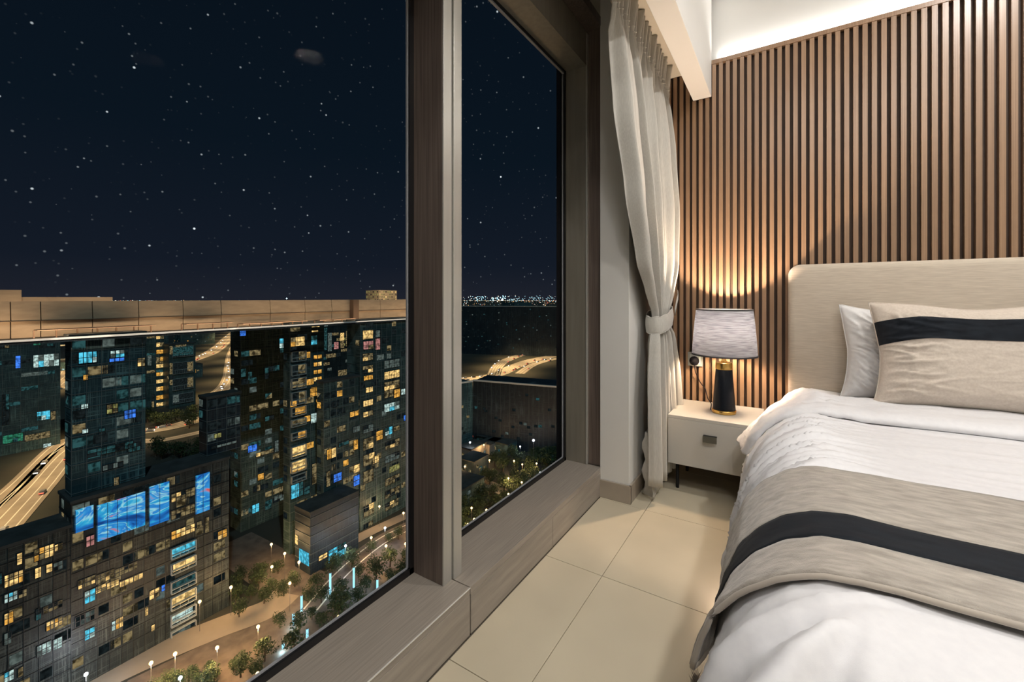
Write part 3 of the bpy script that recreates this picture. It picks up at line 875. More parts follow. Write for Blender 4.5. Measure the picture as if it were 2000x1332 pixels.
CX_ = {}
def window_part(parent, X, u, v, w, h, kind, nm='window'):
    """a lit window of the wall facing us at x = X, seen at pixel u, v with size w, h"""
    y0, z1 = onx(u, v, X); y1, _ = onx(u + w, v, X); _, z0 = onx(u + w / 2, v + h, X); _, z1 = onx(u + w / 2, v, X)
    b = MB()
    W, H = y1 - y0, z1 - z0
    t = min(.12, W * .06)
    nx = max(1, min(5, round(w / 9))); nz = 2 if h > 13 else 1
    m2 = {'W': ['W', 'W', 'w', 'O'], 'w': ['w', 'w', 'k', 'W'], 'O': ['O', 'W'], 'C': ['C', 'C', 'L', 'c'], 'c': ['c', 'k'], 'B': ['B'], 'L': ['L', 'L', 'l', 'C'],
          'l': ['l', 'k'], 'G': ['G', 'c', 'G'], 'P': ['P', 'w'], 'y': ['y', 'w']}[kind]
    for i in range(nx):
        for j in range(nz):
            mm = E_[kind] if R.random() < .55 else E_[R.choice(m2)]
            a0 = y0 + W * i / nx + t / 2; a1 = y0 + W * (i + 1) / nx - t / 2
            c0 = z0 + H * j / nz + t / 2; c1 = z0 + H * (j + 1) / nz - t / 2
            b.quad((X + .10, a0, c0), (X + .10, a1, c0), (X + .10, a1, c1), (X + .10, a0, c1), mm)
    for i in range(nx + 1):
        a = y0 + W * i / nx; b.box(X - .02, X + .22, a - t / 2, a + t / 2, z0, z1, M_WFR)
    for j in range(nz + 1):
        c = z0 + H * j / nz; b.box(X - .02, X + .22, y0, y1, c - t / 2, c + t / 2, M_WFR)
    return b.build(nm, None, parent)
def balcony(parent, X, u, v, w, h, kind, frac=(0, 1)):
    y0, _ = onx(u, v, X); y1, _ = onx(u + w, v, X); _, z1 = onx(u + w / 2, v, X); _, z0 = onx(u + w / 2, v + h, X)
    b = MB(); W = y1 - y0; H = z1 - z0; t = .14
    b.quad((X + .04, y0, z0), (X + .04, y1, z0), (X + .04, y1, z1), (X + .04, y0, z1), E_['k'])
    a0, a1 = y0 + W * frac[0], y0 + W * frac[1]
    b.quad((X + .08, a0, z0 + H * .12), (X + .08, a1, z0 + H * .12), (X + .08, a1, z1 - H * .06), (X + .08, a0, z1 - H * .06), E_[kind])
    for zz in (z0, z0 + H * .36, z1): b.box(X, X + .9, y0, y1, zz - t / 2, zz + t / 2, M_BALC)
    for yy in (y0, y1): b.box(X, X + .9, yy - t / 2, yy + t / 2, z0, z1, M_BALC)
    n = max(2, round(W / 1.6))
    for i in range(1, n): b.box(X + .8, X + .88, y0 + W * i / n - .04, y0 + W * i / n + .04, z0, z0 + H * .36, M_BALC)
    return b.build('balcony', None, parent)
def tower(label, X, u0, u1, vtop, deep=18, fm=0, ztop=None, group=None, grid=(2.6, 3.3), ribs=True, rand=0, kinds='wwlck', base=None, v_rand=None, name='tower_block', cat='tower', side=True, density=None):
    y0 = onx(u0, 600, X)[0]; y1 = onx(u1, 600, X)[0]
    zt = ztop if ztop is not None else onx((u0 + u1) / 2, vtop, X)[1]
    zb = GZ if base is None else base
    t = thing(name, label, cat, (X - deep / 2, (y0 + y1) / 2, zb), group)
    b = MB(); b.box(X - deep, X, y0, y1, zb, zt); b.build('facade', M_F[fm], t)
    b = MB(); b.box(X - deep - .3, X + .25, y0 - .2, y1 + .2, zt, zt + .7); b.build('roof', M_ROOF, t)
    if ribs:
        b = MB(); y = y0
        while y <= y1 + .01: b.box(X, X + .12, y - .05, y + .05, zb, zt); y += grid[0]
        z = zt
        while z > max(zb, -86): b.box(X, X + .14, y0, y1, z - .06, z + .06); z -= grid[1]
        y = X - deep
        if side:
            z = zt
            while z > max(zb, -86): b.box(X - deep, X, y0 - .1, y0, z - .06, z + .06); z -= grid[1]
        b.build('facade_ribs', M_GRIDD if fm in (2,) else M_GRID, t, kind='stuff')
    # dim rooms behind the glass, on the rib grid
    if rand:
        rand = int(rand * .42); b = MB(); n = 0
        zr0, zr1 = (zb + 2, zt - 1) if v_rand is None else v_rand
        tries = 0
        while n < rand and tries < rand * 4:
            tries += 1
            i = R.randrange(max(1, int((y1 - y0) / grid[0]))); j = R.randrange(max(1, int((zr1 - zr0) / grid[1])))
            yy = y0 + i * grid[0] + .2; z1_ = zt - int((zt - zr1) / grid[1]) * grid[1] - j * grid[1] - .5
            if z1_ - 2.2 < zb: continue
            k = R.choice(kinds); q = R.choice((1, 1, 1.6))
            b.quad((X + .06, yy, z1_ - 2.1), (X + .06, min(yy + (grid[0] - .4) * q, y1), z1_ - 2.1), (X + .06, min(yy + (grid[0] - .4) * q, y1), z1_), (X + .06, yy, z1_), E_[k])
            n += 1
        if side:
            for _ in range(rand // 3):
                i = R.randrange(max(1, int(deep / grid[0]))); j = R.randrange(max(1, int((zt - zb) / grid[1]) - 1))
                xx = X - deep + i * grid[0] + .2; z1_ = zt - j * grid[1] - .5
                b.quad((xx, y0 - .06, z1_ - 2.1), (xx + grid[0] - .4, y0 - .06, z1_ - 2.1), (xx + grid[0] - .4, y0 - .06, z1_), (xx, y0 - .06, z1_), E_[R.choice(kinds)])
        b.build('small_windows', None, t, kind='stuff')
    return t
def wins(t, X, lst):
    for q in lst: window_part(t, X, *q)

XD = -137.0
# --- podium, left: low block in front of the highway
t = tower('low dark apartment block at the near left with warm lit windows in rows', XD, -160, 138, 1078, deep=9, fm=2, rand=60, kinds='wwkkl', grid=(2.2, 3.2))
wins(t, XD, [(33, 1080, 10, 22, 'W'), (66, 1067, 40, 24, 'W'), (104, 1062, 18, 13, 'W'), (8, 1118, 37, 24, 'W'), (68, 1108, 12, 20, 'W'), (90, 1101, 12, 16, 'W'), (104, 1097, 18, 16, 'l'),
 (-30, 1124, 34, 22, 'c'), (8, 1156, 26, 18, 'L'), (36, 1152, 16, 14, 'w'), (8, 1196, 18, 22, 'O'), (84, 1178, 38, 14, 'w'), (90, 1208, 32, 18, 'W'), (70, 1188, 10, 22, 'c'), (72, 1256, 28, 22, 'L'),
 (103, 1246, 18, 21, 'L'), (8, 1235, 14, 23, 'l'), (8, 1310, 19, 20, 'L'), (35, 1303, 10, 18, 'w'), (-40, 1180, 30, 20, 'W'), (-40, 1250, 30, 22, 'L')])
# --- podium, middle: the block with the blue screens
P = tower('broad dark building with blue lit screens across its upper floors', XD, 139, 447, 958, deep=10, fm=2, ztop=-46.0, rand=170, kinds='wwkkkl', grid=(2.2, 3.2))
wins(P, XD, [(152, 1128, 34, 17, 'w'), (187, 1117, 36, 18, 'w'), (224, 1104, 44, 15, 'w'), (187, 1142, 20, 14, 'W'), (208, 1134, 24, 13, 'W'), (233, 1126, 46, 12, 'W'), (164, 1152, 22, 24, 'C'),
 (165, 1227, 20, 20, 'C'), (147, 1197, 38, 20, 'l'), (226, 1206, 14, 20, 'W'), (218, 1213, 7, 18, 'L'), (291, 1150, 20, 18, 'W'), (283, 1186, 6, 16, 'W'), (295, 1220, 7, 12, 'W'), (315, 1142, 7, 12, 'B'),
 (168, 1046, 16, 20, 'P'), (425, 1035, 18, 16, 'O'), (400, 1010, 8, 30, 'w'), (384, 1018, 10, 26, 'w')])
for v, h, k, fr in ((1062, 20, 'C', (0, 1)), (1092, 20, 'W', (.1, 1)), (1126, 22, 'c', (0, 1)), (1156, 24, 'W', (0, 1)), (1190, 22, 'L', (0, .9)), (1222, 22, 'l', (0, .8))):
    balcony(P, XD, 333, v, 48, h, k, fr)
# screens: flat light panels with drifting bands of blue, red and white
def screen_mat():
    m = bpy.data.materials.new('blue_screen'); m.use_nodes = True; N, L = m.node_tree.nodes, m.node_tree.links; N.clear()
    out = N.new('ShaderNodeOutputMaterial'); em = N.new('ShaderNodeEmission'); em.inputs[1].default_value = .85
    tc = N.new('ShaderNodeTexCoord'); mp = N.new('ShaderNodeMapping'); mp.inputs['Scale'].default_value = (.05, .05, .12); mp.inputs['Rotation'].default_value = (.35, 0, 0)
    nz = N.new('ShaderNodeTexNoise'); nz.inputs['Scale'].default_value = 1.6; nz.inputs['Detail'].default_value = 3; nz.inputs['Distortion'].default_value = 2.2
    r = N.new('ShaderNodeValToRGB'); e = r.color_ramp.elements
    e[0].position = .30; e[0].color = (.01, .06, .25, 1); e[1].position = .70; e[1].color = (.75, .12, .10, 1)
    for p, c in ((.40, (.02, .20, .62, 1)), (.47, (.04, .45, .75, 1)), (.50, (.35, .75, .85, 1)), (.54, (.02, .22, .66, 1)), (.62, (.06, .40, .8, 1))):
        q = e.new(p); q.color = c
    L.new(tc.outputs['Object'], mp.inputs[0]); L.new(mp.outputs[0], nz.inputs['Vector']); L.new(nz.outputs[0], r.inputs[0]); L.new(r.outputs[0], em.inputs[0]); L.new(em.outputs[0], out.inputs[0])
    m.cycles.emission_sampling = 'NONE'
    return m
M_SCR = screen_mat()
def screen(u0, u1, v0, v1, label):
    X = XD + .35
    ya, yb = onx(u0, v0, X)[0], onx(u1, v0, X)[0]; uc = (u0 + u1) / 2; zt, zb = onx(uc, v0, X)[1], onx(uc, v1, X)[1]
    o = box(X - .3, X, ya, yb, zb, zt).build('light_screen', M_SCR); tag(o, label, 'screen', 'blue light screens on the broad building')
    b = MB(); n = int((yb - ya) / 1.6)
    for i in range(n + 1): b.box(X, X + .1, ya + (yb - ya) * i / n - .04, ya + (yb - ya) * i / n + .04, zb, zt)
    b.build('screen_joints', M_GRIDD, o, kind='stuff')
screen(147, 183, 992, 1036, 'small square blue light screen at the left end of the broad building')
screen(190, 284, 974, 1042, 'wide blue light screen with red patches on the broad building')
screen(292, 331, 946, 1022, 'blue light screen beside the lit balconies of the broad building')
screen(383, 410, 926, 1000, 'narrow blue light screen right of the lit balconies')
wins(P, XD, [(334, 958, 47, 16, 'w'), (334, 990, 46, 18, 'w'), (334, 1030, 46, 16, 'W')])

# --- towers rising behind/above, built from a mirror facade's reflections, carrying the long roof deck
DK = -8.3
t = tower('dark teal glass tower above the blue screens with few lit windows', -139.5, 139, 284, 650, deep=5, fm=0, ztop=DK, base=-45.2, rand=70, kinds='ccklwk', group='dark glass towers under the long roof')
wins(t, -139.5, [(153, 687, 36, 22, 'C'), (215, 684, 28, 14, 'L'), (213, 699, 30, 7, 'B'), (162, 732, 9, 10, 'O'), (158, 789, 14, 9, 'L'), (208, 789, 22, 18, 'y'), (242, 800, 23, 17, 'B'), (160, 838, 12, 8, 'L'), (193, 836, 12, 14, 'c'),
 (222, 932, 10, 26, 'w'), (128, 657, 16, 8, 'W'), (250, 865, 24, 16, 'c'), (170, 870, 90, 14, 'c'), (200, 905, 40, 10, 'l'), (268, 699, 15, 16, 'w')])
t = tower('dark tower at the far left with large pale blue lit windows', -375, -160, 118, 650, deep=14, fm=0, rand=60, kinds='cckkwl', grid=(7, 8), group='dark glass towers under the long roof')
wins(t, -375, [(65, 692, 50, 24, 'L'), (30, 695, 10, 24, 'B'), (40, 658, 24, 10, 'y'), (65, 656, 14, 18, 'G'), (92, 670, 12, 6, 'c'), (72, 803, 26, 17, 'C'), (99, 803, 10, 17, 'w'), (5, 848, 40, 16, 'G'), (48, 846, 50, 12, 'w'), (84, 866, 16, 14, 'L'), (84, 881, 16, 20, 'c'),
  (0, 672, 18, 8, 'w'), (4, 770, 14, 60, 'c')])
t = tower('slim tower with a single column of yellow stair windows', -432, 286, 329, 638, deep=14, fm=1, rand=30, kinds='wwkc', grid=(6, 7), ztop=DK)
wins(t, -432, [(305, q, 15, hh, 'W' if i % 3 else 'O') for i, (q, hh) in enumerate(((643, 7), (656, 6), (669, 8), (683, 8), (697, 8), (711, 7), (727, 7), (741, 7), (755, 8), (772, 8), (786, 7)))] + [(296, 770, 5, 28, 'w'), (288, 694, 8, 20, 'l')])
t = tower('grey tower with white framed balconies in the gap above the road', -420, 330, 382, 672, deep=12, fm=1, rand=10, kinds='wk', grid=(4, 5), ribs=False)
for v, h, k, fr in ((676, 20, 'c', (0, 1)), (707, 22, 'w', (.72, 1)), (738, 22, 'w', (.72, 1)), (768, 18, 'l', (0, .3))): balcony(t, -420, 337, v, 40, h, k, fr)
wins(t, -420, [(331, 676, 6, 16, 'w'), (331, 709, 6, 22, 'w'), (331, 742, 6, 10, 'w')])
t = tower('dark windowless glass block right of the road gap', -142, 404, 470, 774, deep=5, fm=3, rand=46, kinds='kkkcl', base=-45.2)
wins(t, -142, [(418, 846, 14, 9, 'y'), (412, 866, 50, 5, 'k' if 0 else 'l'), (424, 888, 10, 10, 'O')])
t = tower('dark green tower with sparse teal and blue windows beside the balcony tower', -176, 470, 575, 640, deep=8, fm=1, ztop=DK, rand=150, kinds='cckkwlw', group='dark glass towers under the long roof', grid=(3, 3.6))
wins(t, -176, [(468, 642, 12, 14, 'B'), (545, 661, 9, 19, 'C'), (470, 720, 10, 16, 'c'), (484, 726, 8, 16, 'c'), (516, 718, 9, 22, 'c'), (484, 869, 18, 13, 'B'), (500, 880, 34, 8, 'w'), (492, 984, 14, 17, 'C'), (517, 812, 18, 9, 'c'), (535, 966, 16, 9, 'l'), (516, 985, 14, 10, 'c'), (494, 948, 14, 12, 'w'), (536, 860, 8, 22, 'l'),
  (503, 925, 12, 12, 'O'), (565, 1005, 9, 15, 'W')])
t = tower('tall balcony tower with framed balconies and amber windows', -146, 566, 632, 628, deep=4, fm=1, ztop=DK, rand=60, kinds='wkkO', base=GZ)
for v, h, k, fr in ((686, 19, 'w', (.55, 1)), (712, 20, 'w', (.5, 1)), (738, 21, 'w', (.5, 1)), (765, 24, 'w', (.55, 1)), (794, 17, 'O', (.3, 1)), (818, 13, 'w', (0, 1)), (843, 14, 'O', (.5, 1)), (870, 22, 'W', (0, 1)), (898, 22, 'W', (0, 1)), (926, 14, 'k', (0, 1))):
    balcony(t, -146, 568, v, 28, h, k, fr)
wins(t, -146, [(567, 658, 28, 18, 'W'), (607, 655, 12, 18, 'C'), (608, 632, 16, 7, 'W'), (608, 645, 13, 4, 'W')] + [(612, q, 16, 8, 'O') for q in (693, 707, 722, 736)] + [(605, 757, 22, 16, 'O'), (617, 779, 10, 6, 'O'), (606, 807, 12, 19, 'C'), (619, 805, 8, 14, 'O'), (619, 836, 8, 10, 'O'),
  (568, 944, 24, 27, 'C'), (593, 950, 12, 15, 'c'), (609, 905, 9, 40, 'w')])
t = tower('wide dark glass tower with a low flat roof and one bright amber window', -138.4, 632, 701, 742, deep=4, fm=1, rand=110, kinds='kkkwwO', base=GZ)
wins(t, -138.4, [(638, 876, 18, 19, 'O'), (651, 924, 16, 16, 'B'), (637, 920, 8, 30, 'w'), (690, 907, 12, 16, 'W'), (690, 859, 9, 19, 'O'), (683, 803, 17, 10, 'O'), (650, 785, 8, 10, 'w'), (690, 928, 12, 20, 'B'), (614, 962, 40, 18, 'G'), (688, 958, 12, 14, 'w'), (689, 832, 14, 12, 'l'), (661, 862, 20, 8, 'c')])
t = tower('brightly lit pale tower front seen above the flat roofed glass tower', -300, 630, 699, 630, deep=12, fm=2, rand=60, kinds='wwylc', grid=(4, 4.5), ztop=DK)
wins(t, -300, [(633, 640, 6, 44, 'c'), (640, 650, 8, 36, 'l'), (652, 668, 9, 14, 'P'), (664, 650, 8, 30, 'w'), (675, 646, 8, 30, 'w'), (690, 641, 8, 42, 'y'), (633, 632, 7, 5, 'L'), (636, 690, 30, 8, 'w'), (660, 722, 20, 12, 'w')])
t = tower('tall apartment tower with stacked warm windows next to the window frame', -138, 703.2, 812, 628, deep=8, fm=1, ztop=DK, rand=150, kinds='wwkkwl', base=GZ, group='dark glass towers under the long roof')
wins(t, -138, [(708, 645, 20, 17, 'W'), (709, 666, 20, 16, 'P'), (708, 690, 20, 14, 'w'), (708, 714, 20, 14, 'w'), (710, 733, 18, 9, 'O'), (714, 756, 14, 10, 'W'), (709, 781, 19, 12, 'w'), (709, 803, 19, 10, 'W'), (733, 645, 9, 14, 'l'), (733, 661, 9, 22, 'P'),
  (750, 702, 30, 16, 'l'), (750, 724, 30, 15, 'W'), (750, 744, 30, 16, 'w'), (750, 762, 18, 14, 'w'), (769, 760, 12, 16, 'O'), (783, 759, 8, 12, 'L'), (750, 786, 30, 16, 'L'), (788, 810, 8, 11, 'B'),
  (734, 841, 13, 18, 'O'), (752, 834, 14, 15, 'C'), (768, 832, 12, 9, 'w'), (709, 830, 20, 14, 'l'), (709, 855, 20, 22, 'w'), (709, 886, 22, 22, 'w'), (709, 918, 20, 24, 'w'), (752, 860, 28, 14, 'w'), (752, 886, 28, 14, 'l'), (760, 908, 20, 12, 'y'), (752, 930, 28, 14, 'w'), (752, 954, 28, 14, 'w'), (752, 978, 26, 14, 'w'),
  (710, 985, 20, 22, 'w'), (710, 1020, 18, 20, 'w'), (728, 890, 12, 14, 'W')])

# --- long roof deck with beige screen wall
M_STONE = mat('beige_roof_cladding', (.50, .36, .235), .75, noise_scale=(.25, .25, .9), noise_amt=.10)
M_COPE = mat('pale_coping', (.82, .78, .72), .5)
dk = thing('roof_deck', 'long beige panelled rooftop wall with a pale coping along the skyline', 'rooftop', (-155, 100, -9))
YA, YB = 4, onx(812, 600, -138)[0]
box(-178, XD - .2, YA, YB, -8.95, -8.35).build('deck_slab', M_F[3], dk)
box(XD - .6, XD + .3, YA, YB, -8.36, -7.92).build('coping', M_COPE, dk)
XW = -150.0
joints = [onx(u, 600, XW)[0] for u in (-190, -95, 20, 79, 180, 270, 357, 431, 527, 595, 647, 687, 742, 800)]
for a, c in zip(joints[:-1], joints[1:]):
    b = MB(); g = .10
    # upper panel leans outward, lower panel is upright
    for (za, zb_, xa, xb) in ((-4.35, .15, .55, 0), (-8.35, -4.5, .25, .25)):
        p = [(XW + xa, a + g, za), (XW + xa, c - g, za), (XW + xb, c - g, zb_), (XW + xb, a + g, zb_)]
        q = [(XW - .5, y, z) for _, y, z in p]
        b.quad(*p); b.quad(*reversed(q)); b.quad(p[3], p[2], q[2], q[3]); b.quad(p[0], q[0], q[1], p[1]); b.quad(p[0], p[3], q[3], q[0]); b.quad(p[1], q[1], q[2], p[2])
    b.build('wall_panel', M_STONE, dk)
box(XW - 1, XW - .5, joints[0], joints[-1], -8.35, 0).build('wall_core', M_WOODB, dk)
b = MB(); b.box(XW + .4, XW + .9, joints[0], joints[-1], -4.5, -4.35); b.build('ledge', mat('brown_ledge', (.18, .11, .07), .8), dk)
ya, yb, yc = onx(-200, 600, -158)[0], onx(42, 600, -158)[0], onx(221, 600, -158)[0]
box(-166, -158, ya, yb, -8.3, 2.9).build('plant_room', M_STONE, dk, label='taller beige plant room at the left end')
box(-166, -158.5, yb, yc, -8.3, 1.15).build('plant_room', M_STONE, dk)
for u0, u1, zz in ((70, 300, -6.3), (360, 450, -6.4), (470, 596, -7.1), (620, 690, -7.1)):
    a, c = onx(u0, 600, -143)[0], onx(u1, 600, -143)[0]
    b = MB(); b.box(-145, -141.5, a, c, zz - .15, zz)
    n = max(2, int((c - a) / 3.2))
    for i in range(n + 1): b.box(-145, -144.6, a + (c - a) * i / n - .12, a + (c - a) * i / n + .12, -8.3, zz - .15)
    b.build('service_gantry', mat('brown_ledge'), dk)
y = onx(690, 600, -149)[0]
box(-149.4, -147, y - 1.4, y + 1.2, -8.3, .1).build('vent_shaft', mat('brown_ledge'), dk)
for i, yy in enumerate((14, 34, 58, 84, 112, 140)):
    light('AREA', 'roof_floodlight', (-140.5, yy, -7.4), 1300, (1.0, .74, .48), size=26, size_y=1.0, target=(-150.0, yy, -2.5))
for yy in (16, 44, 80, 124):
    light('AREA', 'coping_fill', (XD + 3.5, yy, -6.2), 110, (1.0, .86, .70), size=38, size_y=.3, target=(XD, yy, -8.1), spread=.5)  # fill lights added in mid-air to brighten the coping
for yy, zz in ((8, 1.5), (24, .5), (38, .5)):
    light('AREA', 'plant_fill', (-153.0, yy, -.6), 240, (1.0, .74, .48), size=12, size_y=.5, target=(-158.2, yy, .4))  # hidden fill lights added to brighten the plant rooms
# beige tower beyond the roof
t = thing('tower_block', 'pale floodlit tower standing alone above the far end of the roof', 'tower', (-470, 340, GZ))
Xb = -455; ya, yb = onx(740, 600, Xb)[0], onx(775, 600, Xb)[0]; zt = onx(757, 567, Xb)[1]
box(Xb - 26, Xb, ya, yb, GZ, zt).build('facade', mat('tan_facade', (.42, .33, .22), .8), t)
b = MB()
for i in range(9):
    for j in range(16):
        if R.random() < .75: b.quad((Xb + .1, ya + (yb - ya) * (i + .2) / 9, zt - 3 - j * 3.4), (Xb + .1, ya + (yb - ya) * (i + .75) / 9, zt - 3 - j * 3.4), (Xb + .1, ya + (yb - ya) * (i + .75) / 9, zt - 1.4 - j * 3.4), (Xb + .1, ya + (yb - ya) * (i + .2) / 9, zt - 1.4 - j * 3.4), E_[R.choice('wWyk')])
for i in range(6):
    for j in range(16):
        x = Xb - 26 + 26 * (i + .2) / 6; b.quad((x, ya - .1, zt - 3 - j * 3.4), (x + 2.2, ya - .1, zt - 3 - j * 3.4), (x + 2.2, ya - .1, zt - 1.4 - j * 3.4), (x, ya - .1, zt - 1.4 - j * 3.4), E_[R.choice('wyk')])
b.build('small_windows', None, t, kind='stuff')
light('SPOT', 'tower_floodlight', (Xb + 60, (ya + yb) / 2 - 45, 14), 190000, (1.0, .74, .45), size=2, target=(Xb, (ya + yb) / 2, -5), spot=1.0)

# --- corner podium with cyan shop signs
pod = thing('shopping_podium', 'low dark corner building with glowing cyan signs beside the plaza', 'building', (-140, 94, GZ))
XP_ = -129.5; yp0 = 81.6; yp1 = onx(700, 1060, XP_)[0]; zp = -69
box(-138.2, XP_, yp0, yp1, GZ, zp).build('walls', M_F[3], pod)
b = MB(); b.box(-138.2, XP_ + .4, yp0 - .4, yp1, zp, zp + .8); b.build('roof', M_ROOF, pod)
b = MB()
for k in range(6):
    z = zp - 1.5 - k * 2.9
    b.box(XP_, XP_ + .15, yp0, yp1, z - .12, z + .12); b.box(-138.2, XP_, yp0 - .15, yp0, z - .12, z + .12)
b.build('floor_bands', mat('dim_band', (.08, .10, .10), .6), pod, kind='stuff')
window_part(pod, XP_, 641, 1066, 35, 24, 'C', 'shop_front'); window_part(pod, XP_, 622, 1082, 17, 10, 'W', 'shop_front')
b = MB(); b.quad((-135.5, yp0 - .2, GZ + 3), (-130, yp0 - .2, GZ + 3), (-130, yp0 - .2, GZ + 7.2), (-135.5, yp0 - .2, GZ + 7.2), E_['C']); b.build('shop_front', None, pod)
b = MB(); b.quad((-137.9, yp0 - .2, GZ + 8), (-136.2, yp0 - .2, GZ + 8), (-136.2, yp0 - .2, GZ + 11), (-137.9, yp0 - .2, GZ + 11), E_['W']); b.build('window', None, pod)

# ------------------------------------------------------------------ roads
def ribbon(name, pts, w, m, lines=3, z=.25):
    P3 = [gnd(u, v) for u, v in pts]
    fine = []
    for i in range(len(P3) - 1):
        p0, p1, p2, p3 = P3[max(0, i - 1)], P3[i], P3[i + 1], P3[min(len(P3) - 1, i + 2)]
        for k in range(8):
            t = k / 8
            fine.append(.5 * ((2 * p1) + (p2 - p0) * t + (2 * p0 - 5 * p1 + 4 * p2 - p3) * t * t + (3 * p1 - p0 - 3 * p2 + p3) * t ** 3))
    fine.append(P3[-1])
    rows = []; nn = []
    for i, p in enumerate(fine):
        t = (fine[min(i + 1, len(fine) - 1)] - fine[max(0, i - 1)]); t.z = 0; t.normalize(); nrm = Vector((-t.y, t.x, 0)); nn.append(nrm)
        rows.append([p + nrm * w / 2 + Vector((0, 0, z)), p - nrm * w / 2 + Vector((0, 0, z))])
    b = MB(); b.grid(rows); o = b.build(name, m); o['kind'] = 'structure'
    if lines:
        b = MB()
        for q in range(lines):
            off = w * (-.5 + (q + .5) / lines) if lines > 1 else 0
            b.grid([[p + nrm * (off + .25) + Vector((0, 0, z + .05)), p + nrm * (off - .25) + Vector((0, 0, z + .05))] for p, nrm in zip(fine, nn)])
        b.build('lane_line', M_LINE, o, kind='stuff')
    return fine, nn
SOD = (1.0, .66, .30)
E_SOD = emat('sodium_lamp', (1.0, .66, .30), 4.0); E_COOL = emat('cool_lamp', (.85, .9, 1.0), 4)
E_HEAD = emat('headlights', (1.0, .93, .8), 6); E_TAIL = emat('taillights', (1.0, .10, .05), 3)
M_CAR = [mat('car_white', (.4, .4, .4), .4), mat('car_dark', (.03, .03, .035), .4), mat('car_silver', (.2, .21, .22), .35)]
PK = .75
def lit_road(pts, w, m, gap, power, h=22, lines=4, color=SOD, rad=.6, cars=0):
    f, n = ribbon('road', pts, w, m, lines)
    acc = gap
    for i in range(1, len(f)):
        acc += (f[i] - f[i - 1]).length
        if acc >= gap:
            acc = 0; light('SPOT', 'road_glow', f[i] + Vector((0, 0, h)), power * PK, color, size=1.5, target=f[i], spot=2.35, blend=.8)
    return f, n
far = []
f, n = lit_road([(-150, 1170), (-60, 1090), (0, 1026), (66, 955), (135, 880), (200, 850), (285, 842), (345, 832), (403, 815), (470, 800), (560, 780), (700, 770)], 15, M_CONC, 26, 22000)
far.append((f, n, 15))
f, n = lit_road([(-80, 1040), (30, 950), (110, 872), (150, 858), (285, 862), (330, 858), (420, 838)], 8, M_CONC, 40, 18000, lines=2)
f, n = lit_road([(280, 735), (340, 715), (384, 700), (410, 690), (430, 676), (446, 660), (462, 646), (475, 636)], 22, M_CONC, 70, 90000, h=30); far.append((f, n, 22))
f, n = lit_road([(405, 775), (425, 772), (446, 755), (455, 735), (456, 712), (458, 690), (468, 670), (490, 655)], 20, M_CONC, 80, 110000, h=30); far.append((f, n, 20))
f, n = lit_road([(100, 762), (118, 748), (134, 734), (140, 722), (128, 706), (115, 694)], 22, M_CONC, 60, 100000, h=30)
PK = .38
# interchange seen through the narrow window
f, n = lit_road([(780, 748), (850, 744), (903, 741), (940, 738), (975, 730), (1005, 716), (1040, 704), (1092, 694), (1160, 684), (1280, 674)], 20, M_CONC, 80, 200000, h=34, lines=6); far.append((f, n, 26))
f, n = lit_road([(962, 742), (966, 728), (972, 716), (985, 706), (1010, 696), (1050, 686), (1092, 679), (1180, 668), (1300, 658)], 16, M_CONC, 80, 220000, h=34, lines=5); far.append((f, n, 24))
f, n = lit_road([(1015, 730), (1035, 716), (1055, 708), (1092, 700), (1150, 694)], 12, M_CONC, 80, 150000, h=30, lines=3); far.append((f, n, 18))
f, n = lit_road([(880, 862), (940, 858), (1000, 862), (1040, 856), (1080, 851), (1160, 848)], 9, M_CONC, 70, 42000, h=18, lines=2); far.append((f, n, 9))
f, n = lit_road([(850, 960), (900, 949), (925, 944), (950, 945), (985, 962)], 7, M_CONC, 60, 9000, h=14, lines=0)
# streets at the foot of the towers
ribbon('road', [(60, 1400), (147, 1352), (300, 1280), (430, 1226), (520, 1192), (560, 1160)], 9, M_CONC, 0)
ribbon('road', [(600, 1112), (660, 1075), (720, 1042), (793, 1008), (900, 960)], 5, M_CONC, 0, z=.3)
ribbon('road', [(600, 1200), (670, 1120), (740, 1062), (800, 1030), (900, 985)], 8, M_PAVE, 2, z=.28)
ribbon('road', [(447, 1060), (500, 1090), (560, 1130), (620, 1160)], 16, M_PAVE, 0, z=.2)
b = MB(); c = [gnd(440, 1240), gnd(610, 1130), gnd(830, 1010), gnd(900, 1200), gnd(600, 1500), gnd(120, 1500), gnd(250, 1330)]
b.v = [(p.x, p.y, GZ + .15) for p in c]; b.f = [tuple(reversed(range(len(c))))]; b.mi = [0]
struct('plaza_ground', b, M_PAVE)

